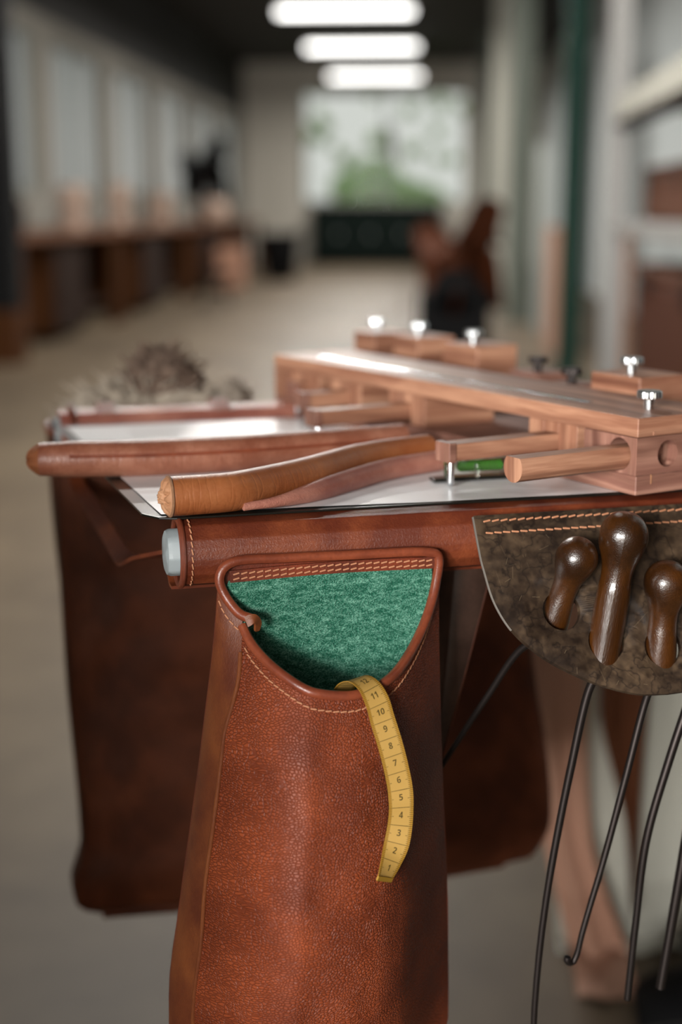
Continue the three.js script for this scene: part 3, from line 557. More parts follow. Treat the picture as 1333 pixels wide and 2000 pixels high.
// big dark pocket on the far rail
{
  const t = thing('rear_pocket', 'large dark chocolate leather pocket hanging from the far rail', 'leather pocket', [0.18, 0.37, -0.385]);
  const xl = table([[0.37, -0.022], [0.382, -0.043], [0.405, -0.047], [0.425, -0.041], [0.44, -0.037], [0.60, -0.044], [0.80, -0.047]]), xr = table([[0.37, 0.37], [0.378, 0.40], [0.42, 0.414], [0.59, 0.39], [0.8, 0.36]]), dz = table([[0.37, 0.004], [0.38, 0.018], [0.42, 0.03], [0.6, 0.03], [0.76, 0.02], [0.8, 0.012]]);
  part(t, 'body', grid(90, 60, (u, v) => {
    const y = lerp(0.80, 0.37, v), a = u * Math.PI * 2, e = (q) => Math.sign(q) * Math.pow(Math.abs(q), 0.35), cx = (xl(y) + xr(y)) / 2, hw = (xr(y) - xl(y)) / 2;
    const fold = (fbm3(u * 9 + 3, y * 16, 1, 3, 12) - 0.5) * 0.014 * smooth(0.8, 0.7, y);
    return V(cx + e(Math.cos(a)) * hw, y, -0.39 + e(Math.sin(a)) * (dz(y) + fold));
  }, (u, v, p) => [u * 0.9, p.y]), M.sack);
  part(t, 'base_seam', sweep([[-0.02, 0.371, -0.39], [0.18, 0.366, -0.385], [0.37, 0.372, -0.39]], 0.006, { n: 30, radial: 10 }), M.sack);
  part(t, 'hem', box(-0.046, 0.362, 0.792, 0.806, -0.386, -0.383, 0.001), M.sack);
}
// dark leather gusset hanging behind the near rail
{
  const t = thing('hanging_gusset', 'smooth dark leather gusset tapering down behind the near rail', 'leather flap', [0.19, 0.64, -0.03]);
  const xl = (v) => lerp(0.168, 0.174, v), xr = (v) => lerp(0.2145, 0.1765, Math.pow(v, 1.15));
  const f = (u, v) => { const x = lerp(xl(v), xr(v), u), y = lerp(0.795, 0.628, v); return V(x, y, -0.03 + 0.012 * Math.sin(u * 2.6) * (1 - v) + (u < 0.34 ? -0.030 * (0.34 - u) : 0)); };
  part(t, 'panel', grid(24, 30, f, (u, v, p) => [p.x, p.y]), phys({ map: leatherTone(hex(0x3a2a24), hex(0x5b453b), 145), roughness: 0.32, bumpMap: fineBump, bumpScale: 0.0001 }));
  part(t, 'hem', sweep([[0.166, 0.793, -0.031], [0.19, 0.794, -0.022], [0.2145, 0.793, -0.026]], 0.0025, { n: 12, radial: 10 }), M.blackTray);
  part(t, 'edge', sweep(Array.from({ length: 12 }, (_, i) => f(1, i / 11)), 0.0008, { n: 24, radial: 6 }), M.sack);
}
// ------------------------------------------------------------------ front pocket
const pocket = thing('front_pocket', 'brown pebbled leather pocket with scooped mouth and green felt lining', 'leather pocket', [0.08, 0.455, 0.03]);
const PB = 0.0235, YB = 0.455;
const pk = {
  xl: table([[0.455, 0.004], [0.475, -0.010], [0.50, -0.0155], [0.526, -0.0150], [0.583, -0.0072], [0.69, 0.0090], [0.78, 0.0200], [0.80, 0.021]]),
  xr: table([[0.455, 0.150], [0.48, 0.168], [0.534, 0.1675], [0.69, 0.1600], [0.773, 0.1575], [0.80, 0.158]]),
  fold: table([[0.455, 0.012], [0.574, 0.009], [0.62, 0.0065], [0.70, 0.007], [0.733, 0.0125], [0.765, 0.0135], [0.8, 0.012]]),
  zf: table([[0.455, 0.008], [0.50, 0.026], [0.574, 0.034], [0.62, 0.034], [0.70, 0.029], [0.733, 0.024], [0.765, 0.012], [0.80, 0.004]]),
  b: table([[0.455, 0.012], [0.48, 0.055], [0.52, 0.082], [0.60, 0.090], [0.66, 0.084], [0.70, 0.072], [0.733, 0.056], [0.765, 0.040], [0.80, 0.03]]),
};
const shoulder = table([[0, 1], [0.20, 0.985], [0.40, 0.905], [0.55, 0.765], [0.70, 0.53], [0.85, 0.27], [1, 0.0]]);
function frontAt(q, y) {                                    // front panel, q from the fold (0) to the right edge (1)
  const xf = pk.xl(y) + pk.fold(y), zf = pk.zf(y), b = pk.b(y), xr = pk.xr(y), PK = 0.30;
  const h = q < PK ? lerp(zf, b, Math.sin((q / PK) * Math.PI / 2)) : b * shoulder((q - PK) / (1 - PK));
  return V(lerp(xf, xr, q), y, PB + h);
}
const rimY = table([[0, 0.7615], [0.035, 0.7530], [0.14, 0.7410], [0.30, 0.7312], [0.46, 0.7285], [0.62, 0.7318], [0.76, 0.7395], [0.88, 0.7520], [0.96, 0.7690], [1, 0.789]]);
const sideTop = (s) => lerp(0.7870, 0.7655, Math.pow(s, 0.8));
function sideAt(s, y) { const x = pk.xl(y), f = pk.fold(y), zf = pk.zf(y); return V(x + f * s + 0.002 * Math.sin(s * Math.PI) * -1, y, PB + zf * s); }
{
  const across = (q) => q * 0.16;
  const qmap = (u) => 0.5 - 0.5 * Math.cos(u * Math.PI) * (0.55) - 0.5 * (1 - 2 * u) * 0.45;
  const front = (u, v) => { const q = qmap(u), y = lerp(rimY(q), YB, v); const p = frontAt(q, y); p.z += (fbm3(p.x * 26 + 4, p.y * 18, 2, 3, 91) - 0.5) * 0.0035 * smooth(0, 0.15, v); return p; };
  const fp = part(pocket, 'front_panel', grid(110, 110, front, (u, v, p) => [across(qmap(u)) * 1.15, p.y]), M.pebble, 'pebbled brown leather front panel');
  part(fp, 'felt_inside', grid(50, 40, (u, v) => { const p = front(u, v * 0.9 + 0.004); p.z -= 0.0028; p.x += (0.09 - p.x) * 0.03; return p; }, (u, v, p) => [u * 0.15, p.y]), M.felt);
  const sp = part(pocket, 'side_gusset', grid(16, 80, (u, v) => sideAt(u, lerp(sideTop(u), YB, v)), (u, v, p) => [u * 0.04, p.y]), M.gusset, 'smooth brown leather side gusset');
  part(sp, 'felt_inside', grid(8, 30, (u, v) => { const p = sideAt(u, lerp(sideTop(u) - 0.002, YB + 0.03, v)); p.x += 0.0028; return p; }, (u, v, p) => [u * 0.04, p.y]), M.felt);
  part(fp, 'fold_seam', sweep(Array.from({ length: 20 }, (_, i) => { const p = frontAt(0, lerp(0.748, 0.47, i / 19)); p.x -= 0.0004; return p; }), 0.0014, { n: 60, radial: 8 }), M.gusset);
  // back panel with rounded upper corners
  const outline = (g) => { const s = new THREE.Shape(), a = []; for (let i = 0; i <= 20; i++) { const y = lerp(YB + g, 0.783 - g, i / 20); a.push([pk.xl(y) + g, y]); } a.push([0.0212 + g, 0.788 - g], [0.0235 + g, 0.7935 - g], [0.030 + g, 0.7975 - g], [0.09, 0.7968 - g], [0.150 - g, 0.7955 - g], [0.1558 - g, 0.793 - g], [0.158 - g, 0.787 - g]); for (let i = 20; i >= 0; i--) { const y = lerp(YB + g, 0.783 - g, i / 20); a.push([pk.xr(y) - g, y]); } a.forEach(([x, y], i) => (i ? s.lineTo(x, y) : s.moveTo(x, y))); return s; };
  const bp = part(pocket, 'back_panel', metric(new THREE.ExtrudeGeometry(outline(0), { depth: 0.0022, bevelEnabled: false }).translate(0, 0, PB - 0.0024)), M.strip);
  const fs = new THREE.Shape(); const fo = []; for (let i = 0; i <= 20; i++) { const y = lerp(YB + 0.01, 0.779, i / 20); fo.push([pk.xl(y) + 0.003, y]); } fo.push([0.027, 0.7862], [0.09, 0.7875], [0.152, 0.7868]); for (let i = 20; i >= 0; i--) { const y = lerp(YB + 0.01, 0.779, i / 20); fo.push([pk.xr(y) - 0.0055, y]); } fo.forEach(([x, y], i) => (i ? fs.lineTo(x, y) : fs.moveTo(x, y)));
  part(bp, 'felt_lining', metric(new THREE.ExtrudeGeometry(fs, { depth: 0.0014, bevelEnabled: true, bevelSize: 0.0004, bevelThickness: 0.0004, bevelSegments: 2 }).translate(0, 0, PB)), M.felt, 'green felt lining');
  // seam strip with two rows of stitches under the top edge
  part(bp, 'seam_strip', ribbon([[0.027, 0.7893, 0.0253], [0.09, 0.7908, 0.0253], [0.1535, 0.7898, 0.0253]], [[0, 0, 1], [0, 0, 1], [0, 0, 1]], 0.0072, 0.0012, { n: 30, uvMetres: true }), M.strip);
  for (const o of [0.0016, -0.0014]) stitches(bp, M.thread, [[0.0285, 0.7893 + o, 0.026], [0.09, 0.7908 + o, 0.026], [0.1525, 0.7898 + o, 0.026]], 0.0046, () => V(0, 0, 1), 0.0001, 0.22);
  // piping: round the back panel, down the right side and along the scooped front
  const rim = []; for (let i = 0; i <= 22; i++) { const q = qmap(1 - i / 22); rim.push(frontAt(q, rimY(q) + 0.0008)); }
  const bk = [V(0.0368, 0.7668, 0.0385), V(0.0315, 0.7685, 0.0345), V(0.0262, 0.7745, 0.0295), V(0.0222, 0.782, 0.0265), V(0.0208, 0.7885, 0.0258), V(0.0232, 0.7945, 0.0255), V(0.0295, 0.7982, 0.0255), V(0.06, 0.7985, 0.0255), V(0.1, 0.7978, 0.0255), V(0.149, 0.7965, 0.0255), V(0.1556, 0.7942, 0.0255)];
  part(pocket, 'piping', sweep([...bk, ...rim.slice(1)], 0.0030, { n: 300, radial: 12 }), M.piping, 'rolled dark brown leather piping');
  const tab = part(pocket, 'leather_tab', ribbon([[0.0335, 0.7655, 0.0405], [0.0378, 0.7672, 0.0415], [0.0402, 0.7645, 0.0405], [0.0398, 0.7595, 0.0395]], [[0, 0.4, 1], [0.2, 0.6, 0.8], [0.5, 0.3, 0.9], [0.5, 0, 1]], (q) => 0.0062 * (1 - 0.55 * q * q), 0.0018, { n: 20, uvMetres: true }), M.gusset, 'short leather tab where the edgings meet');
  const seam = []; for (let i = 0; i <= 60; i++) { const q = 0.012 + 0.95 * (i / 60); const p = frontAt(q, rimY(q) - 0.0072); seam.push(p); }
  stitches(fp, M.thread, seam, 0.0044, (p) => { const q = clamp((p.x - 0.03) / 0.128, 0.02, 0.98), a = frontAt(q - 0.01, p.y), b = frontAt(q + 0.01, p.y), t = b.sub(a); return V(-t.z, 0.15 * t.x, t.x).multiplyScalar(-1).multiplyScalar(-1).normalize(); }, 0.0002, 0.15);
  const side = []; for (let i = 0; i <= 12; i++) { const s = 0.12 + 0.8 * (i / 12); side.push(sideAt(s, sideTop(s) - 0.0075)); }
  stitches(sp, M.thread, side, 0.0044, () => V(-0.8, 0, 0.6), 0.0002, 0.1);
}
// ------------------------------------------------------------------ measuring tape over the pocket's rim
{
  const W = 128, N = 12, CM = 96, c = document.createElement('canvas'); c.width = W; c.height = 1536; const x = c.getContext('2d');
  x.fillStyle = '#9f7422'; x.fillRect(0, 0, W, c.height);
  x.fillStyle = '#ac8845'; x.fillRect(14, 0, W - 28, c.height);
  const LCM = 15.2, px = c.height / LCM;                   // 15.2 cm of tape, 1 at the loose end
  x.fillStyle = '#4b3a12';
  for (let mm = 1; mm < LCM * 10; mm++) { const y = mm / 10 * px; const l = mm % 10 === 0 ? W : mm % 5 === 0 ? 30 : 20; if (mm % 10 === 0) x.fillRect(0, y - 1.6, W, 3.2); else { x.fillRect(0, y - 1.3, l - 4, 2.6); x.fillRect(W - l, y - 1.3, l, 2.6); } }
  x.font = 'bold 50px sans-serif'; x.textAlign = 'center'; x.textBaseline = 'middle';
  for (let n = 1; n < LCM; n++) { x.save(); x.translate(W / 2, n * px - px * 0.42 + px * 0.0); x.scale(0.8, -1); x.fillText(String(n), 0, 0); x.restore(); }
  const tx = new THREE.CanvasTexture(c); tx.colorSpace = THREE.SRGBColorSpace; tx.flipY = false;
  const tapeMat = phys({ map: tx, roughness: 0.55 });
  const t = thing('measuring_tape', 'yellow measuring tape hanging out over the pocket’s scooped rim', 'measuring tape', [0.1, 0.62, 0.085]);
  const pts = [[0.0985, 0.6285, 0.0925], [0.1025, 0.6360, 0.0905], [0.1075, 0.6470, 0.0880], [0.1108, 0.6610, 0.0875], [0.1112, 0.6740, 0.0880], [0.1092, 0.6880, 0.0880], [0.1062, 0.7020, 0.0875], [0.1028, 0.7155, 0.0865], [0.1000, 0.7260, 0.0850], [0.0960, 0.7345, 0.0805], [0.0915, 0.7368, 0.0740], [0.0870, 0.7330, 0.0690], [0.0840, 0.7240, 0.0670], [0.0820, 0.7100, 0.0665]];
  const clear = (x, y) => Math.max(...[-0.006, -0.003, 0, 0.003, 0.006].map((d) => { const xf = pk.xl(y) + pk.fold(y); return frontAt(clamp((x + d - xf) / (pk.xr(y) - xf), 0, 1), y).z; })) + 0.0022;
  for (const p of pts.slice(0, 9)) p[2] = Math.max(clear(p[0], p[1]), p[1] > 0.72 ? p[2] : 0);
  const fac = [[0.75, 0.1, 0.9], [0.35, 0.05, 1], [-0.1, 0.02, 1], [0.05, 0, 1], [0.05, 0, 1], [0.1, 0.05, 1], [0.1, 0.12, 1], [0.1, 0.2, 1], [0.1, 0.5, 0.9], [0.1, 1, 0.5], [0, 1, 0], [-0.2, 0.8, -0.6], [-0.2, 0.3, -1], [-0.1, 0, -1]];
  part(t, 'tape_band', ribbon(pts, fac, 0.0150, 0.0005, { n: 160 }), tapeMat);
  part(t, 'end_tab', ribbon([[0.0976, 0.6267, pts[0][2] + 0.0004], [0.0988, 0.6291, pts[0][2] + 0.0001]], [[0.75, 0.1, 0.9], [0.72, 0.1, 0.9]], 0.0152, 0.0011, { n: 4 }), std({ color: 0x9a7420, roughness: 0.6 }));
}
// ------------------------------------------------------------------ tool holder and irons
const HT = { y: 0.816, z: 0.0215, a: 30 * D2R };
const onHolder = (x, s, out = 0) => V(x, HT.y - s * Math.cos(HT.a) + out * Math.sin(HT.a), HT.z + s * Math.sin(HT.a) + out * Math.cos(HT.a));
const holes = [[0.2242, 0.0640, 0.0125], [0.2500, 0.0850, 0.0122], [0.2865, 0.0910, 0.0125], [0.3230, 0.0850, 0.0122], [0.3480, 0.0640, 0.0120]];
{
  const t = thing('tool_holder', 'scuffed dark leather half disc stitched to the near rail holding irons', 'tool holder', [0.285, 0.715, 0.05]);
  const s = new THREE.Shape(), half = [[0.0, 0.1195], [-0.020, 0.1180], [-0.040, 0.1120], [-0.0575, 0.1040], [-0.0775, 0.0915], [-0.0935, 0.0755], [-0.1025, 0.0565], [-0.1055, 0.0350], [-0.1060, 0.0230], [-0.1056, 0.0010]];
  const pts = [...half.map(([x, y]) => new THREE.Vector2(0.285 + x, -y)), ...half.slice(1).reverse().map(([x, y]) => new THREE.Vector2(0.285 - x, -y))];
  const curve = new THREE.SplineCurve(pts.slice(0, half.length)), left = curve.getPoints(60), rightC = left.slice(1).reverse().map((p) => new THREE.Vector2(0.57 - p.x, p.y));
  [...left.slice().reverse(), ...left.slice(1).map((p) => new THREE.Vector2(0.57 - p.x, p.y))].forEach((p, i) => (i ? s.lineTo(p.x, p.y) : s.moveTo(p.x, p.y)));
  for (const [x, y, r] of holes) { const h = new THREE.Path(); h.absellipse(x, -y, r, r, 0, Math.PI * 2, true); s.holes.push(h); }
  let g = new THREE.ExtrudeGeometry(s, { depth: 0.0032, bevelEnabled: true, bevelSize: 0.0006, bevelThickness: 0.0006, bevelSegments: 2, curveSegments: 28 });
  g = new TessellateModifier(0.006, 6).modify(g);
  const bend = (x, y, d) => { let out = d; for (const [hx, hy, r] of holes) { const e = Math.hypot(x - hx, -y - hy); out -= 0.0030 * Math.exp(-Math.pow((e - r) / 0.006, 2)); } out += 0.004 * Math.sin(clamp(-y / 0.119, 0, 1) * Math.PI); return onHolder(x, -y, out); };
  const p = g.attributes.position, uv = new Float32Array(p.count * 2);
  for (let i = 0; i < p.count; i++) { const x = p.getX(i), y = p.getY(i), q = bend(x, y, p.getZ(i)); uv[i * 2] = x; uv[i * 2 + 1] = y; p.setXYZ(i, q.x, q.y, q.z); }
  g.setAttribute('uv', new THREE.BufferAttribute(uv, 2)); g.deleteAttribute('normal');
  const plate = part(t, 'leather_plate', toCreasedNormals(g, 0.7), M.holder);
  const edge = left.map((q) => bend(q.x - 0.0004, q.y, 0.0016));
  part(plate, 'worn_edge', sweep(edge.slice(34), 0.0011, { n: 90, radial: 8 }), M.rawEdge, 'pale worn cut edge');
  for (const sy of [0.0045, 0.0125]) { const row = []; for (let i = 0; i <= 30; i++) { const x = lerp(0.1835, 0.386, i / 30); row.push(bend(x, -sy, 0.0036)); } stitches(plate, M.thread, row, 0.0056, () => V(0, Math.sin(HT.a), Math.cos(HT.a)), 0.0003, sy < 0.01 ? 0.18 : -0.12); }
}
// an iron: wooden handle whose bulb stays above the hole, long bent steel shaft below
function iron(say, bulb, hole, shaft, br, rod, tip, len) {
  const B = V(...bulb), Hh = V(...hole), t = thing('stuffing_iron', say, 'tool', shaft[shaft.length - 1].slice(), { group: 'irons in the leather holder' });
  const dir = Hh.clone().sub(B).normalize(), L = len ?? B.distanceTo(Hh) + 0.016;
  const prof = [[0, -br * 0.98], [br * 0.35, -br * 0.94], [br * 0.68, -br * 0.74], [br * 0.92, -br * 0.38], [br, 0], [br * 0.93, br * 0.42], [br * 0.78, br * 0.85], [br * 0.66, br * 1.25], [br * 0.62, br * 1.8], [br * 0.68, br * 2.4], [0.0104, L - 0.012], [0.0098, L - 0.003], [br * 0.3, L], [0, L]];
  const sc = new THREE.SplineCurve(prof.map(([r, y]) => new THREE.Vector2(r, y))).getPoints(80).map((q) => [Math.max(q.x, 0), q.y]);
  const h = lathe(sc, 40), pp = h.attributes.position;
  for (let i = 0; i < pp.count; i++) { const k = 1 + (fbm3(pp.getX(i) * 90 + 30, pp.getY(i) * 90 + 30, pp.getZ(i) * 90 + 30, 2, Math.round(br * 1e5)) - 0.5) * 0.07; pp.setX(i, pp.getX(i) * k); pp.setZ(i, pp.getZ(i) * k); }
  { const uv = h.attributes.uv; for (let i = 0; i < uv.count; i++) uv.setXY(i, uv.getX(i) * 0.09, uv.getY(i) * 0.1); }
  h.computeVertexNormals();
  part(t, 'handle', toDir(h, B, Hh), M.knob, 'glossy brown bulb handle');
  const end = B.clone().addScaledVector(dir, L - 0.004);
  part(t, 'ferrule', toDir(lathe([[0, 0], [br * 0.6, 0], [br * 0.56, 0.009], [rod, 0.011], [0, 0.011]], 24), end, end.clone().add(dir)), M.iron);
  const pts = [end.clone().addScaledVector(dir, 0.006), ...shaft.map((q) => V(...q))];
  part(t, 'shaft', sweep(pts, (q) => rod * (1 - 0.28 * q), { n: 90, radial: 14 }), M.iron);
  if (tip) part(t, 'tip', sweep(tip.map((q) => V(...q)), rod * 0.9, { n: 14, radial: 12 }), M.iron);
  return t;
}
iron('short iron with small bulb handle leaning across the holder', [0.2318, 0.7960, 0.0600], [0.2242, 0.7620, 0.0500], [[0.2095, 0.7330, 0.0330], [0.1935, 0.6960, 0.0150], [0.1790, 0.6600, -0.0010], [0.1700, 0.6400, -0.0080]], 0.0128, 0.0024, null, 0.056);
iron('iron with the tallest bulb handle and a long plain shaft', [0.2590, 0.8090, 0.0660], [0.2500, 0.7425, 0.0640], [[0.2432, 0.7140, 0.0610], [0.2330, 0.6600, 0.0590], [0.2235, 0.6000, 0.0580], [0.2175, 0.5500, 0.0580], [0.2140, 0.5000, 0.0590], [0.2135, 0.4700, 0.0600]], 0.0150, 0.0027, null, 0.084);
iron('iron with a low bulb handle and a hooked shaft', [0.2872, 0.7790, 0.0690], [0.2865, 0.7370, 0.0660], [[0.2830, 0.7070, 0.0610], [0.2700, 0.6500, 0.0600], [0.2580, 0.5990, 0.0600], [0.2450, 0.5500, 0.0600], [0.2412, 0.5330, 0.0600], [0.2385, 0.5285, 0.0600], [0.2360, 0.5300, 0.0605]], 0.0140, 0.0026, [[0.2362, 0.5298, 0.0605], [0.2346, 0.5318, 0.0608], [0.2350, 0.5340, 0.0610]], 0.060);
iron('iron with a straight shaft hanging beside the hooked one', [0.3300, 0.7900, 0.0680], [0.3230, 0.7440, 0.0630], [[0.3140, 0.7050, 0.0600], [0.3000, 0.6600, 0.0600], [0.2870, 0.6080, 0.0600], [0.2820, 0.5500, 0.0600], [0.2785, 0.4970, 0.0600]], 0.0140, 0.0030, null, 0.064);
iron('iron with a broad flat shaft hung last in the holder', [0.3560, 0.7950, 0.0600], [0.3480, 0.7610, 0.0520], [[0.3400, 0.7200, 0.0500], [0.3250, 0.6400, 0.0520], [0.3120, 0.5600, 0.0560], [0.3030, 0.5000, 0.0580]], 0.0135, 0.0040, null, 0.056);

// ------------------------------------------------------------------ what lies on the tray
{
  const t = thing('paper_sheet', 'large white sheet of paper spread over the black tray', 'paper', [0.14, 0.8222, -0.19]);
  part(t, 'sheet', grid(40, 40, (u, v) => { const xl = lerp(-0.0085, -0.0365, v), xr = lerp(0.36, 0.40, v), z = lerp(lerp(-0.0035, 0.0030, smooth(0, 0.7, u)), -0.372, v); const x = lerp(xl, xr, u); return V(x, 0.8222 + 0.0009 * fbm3(x * 18 + 3, z * 22 + 8, 1, 2, 33), z); }, (u, v, p) => [p.x, p.z]), M.paper);
}
{ // tan roll with gathered end
  const t = thing('tan_leather_roll', 'stuffed tan leather roll with gathered end lying over the near rail', 'leather roll', [0.05, 0.8225, -0.03]);
  const cl = [[-0.0045, 0.8343, 0.0012], [0.0176, 0.8342, -0.0006], [0.0334, 0.8342, -0.0035], [0.0515, 0.8342, -0.0143], [0.0906, 0.8343, -0.0427], [0.1364, 0.8350, -0.0850], [0.1634, 0.8350, -0.1030], [0.1958, 0.8350, -0.1165]];
  const rr = (q) => 0.0119 - 0.0014 * smooth(0.45, 0.9, q);
  part(t, 'roll', sweep(cl, rr, { n: 120, radial: 40, cap0: false }), M.tan);
  const dir = V(...cl[0]).sub(V(...cl[1])).normalize();
  const e = grid(72, 26, (u, v) => { const a = u * Math.PI * 2, r = v * 0.0119, f = v; const fold = Math.pow(Math.abs(Math.sin(a * 4.5 + f * 1.6)), 0.5); const h = 0.0030 * Math.sqrt(Math.max(0, 1 - f * f)) + 0.0030 * (fold - 0.5) * smooth(0.28, 0.5, f) * smooth(1.0, 0.75, f) + (f < 0.42 ? 0.0030 * (0.4 + fbm3(Math.cos(a) * f * 9 + 9, Math.sin(a) * f * 9 + 9, 1, 3, 7)) * smooth(0.42, 0.3, f) : 0); return V(Math.cos(a) * r, h, Math.sin(a) * r); }, (u, v) => [Math.cos(u * 6.283) * v * 0.012, Math.sin(u * 6.283) * v * 0.012]);
  part(t, 'gathered_end', toDir(e, V(...cl[0]), V(...cl[0]).add(dir)), M.tanEnd, 'gathered and knotted end of the leather');
  part(t, 'end_edge', (() => { const g = new THREE.TorusGeometry(0.0117, 0.0009, 8, 48).rotateX(Math.PI / 2); return toDir(g, V(...cl[0]).addScaledVector(dir, -0.0004), V(...cl[0]).add(dir)); })(), M.tanEnd);
  // flatter leather wing below the roll
  const low = [[0.040, 0.8262, 0.004], [0.0600, 0.8270, -0.001], [0.0800, 0.8280, -0.0125], [0.1215, 0.8292, -0.0480], [0.1540, 0.8296, -0.0755], [0.1890, 0.8298, -0.0935], [0.2000, 0.8298, -0.0985]];
  part(t, 'leather_wing', sweep(low, (q) => 0.0025 + 0.0046 * smooth(0, 0.4, q), { n: 70, radial: 20 }), M.rosy, 'flat rosy leather wing under the roll');
}
{
  const t = thing('long_leather_roll', 'long rosy brown leather roll crossing the white sheet behind the tan one', 'leather roll', [0.05, 0.8225, -0.14]);
  const cl = [[-0.0705, 0.8350, -0.1440], [-0.0520, 0.8350, -0.1405], [0.0000, 0.8348, -0.1340], [0.0600, 0.8348, -0.1345], [0.1200, 0.8348, -0.1440], [0.1900, 0.8348, -0.1570]];
  part(t, 'roll', sweep(cl, (q) => 0.0125 * (0.9 + 0.1 * smooth(0, 0.1, q)), { n: 100, radial: 32, cap0: false }), phys({ map: leatherTone(hex(0x7c4632), hex(0xa5705a), 155), bumpMap: wrinkleBump, bumpScale: 0.0003, roughness: 0.42 }));
  part(t, 'gathered_end', toDir(grid(48, 12, (u, v) => { const a = u * Math.PI * 2; return V(Math.cos(a) * v * 0.0113, 0.009 * (1 - v * v) + 0.001 * Math.sin(a * 7) * v * (1 - v) * 4, Math.sin(a) * v * 0.0113); }), V(...cl[0]), V(-0.09, 0.8350, -0.1475)), M.tan);
  part(t, 'seam', sweep(cl.map(([x, y, z], i) => [x, y + 0.0035, z + 0.0123]).slice(1), 0.0011, { n: 60, radial: 6 }), M.piping);
}
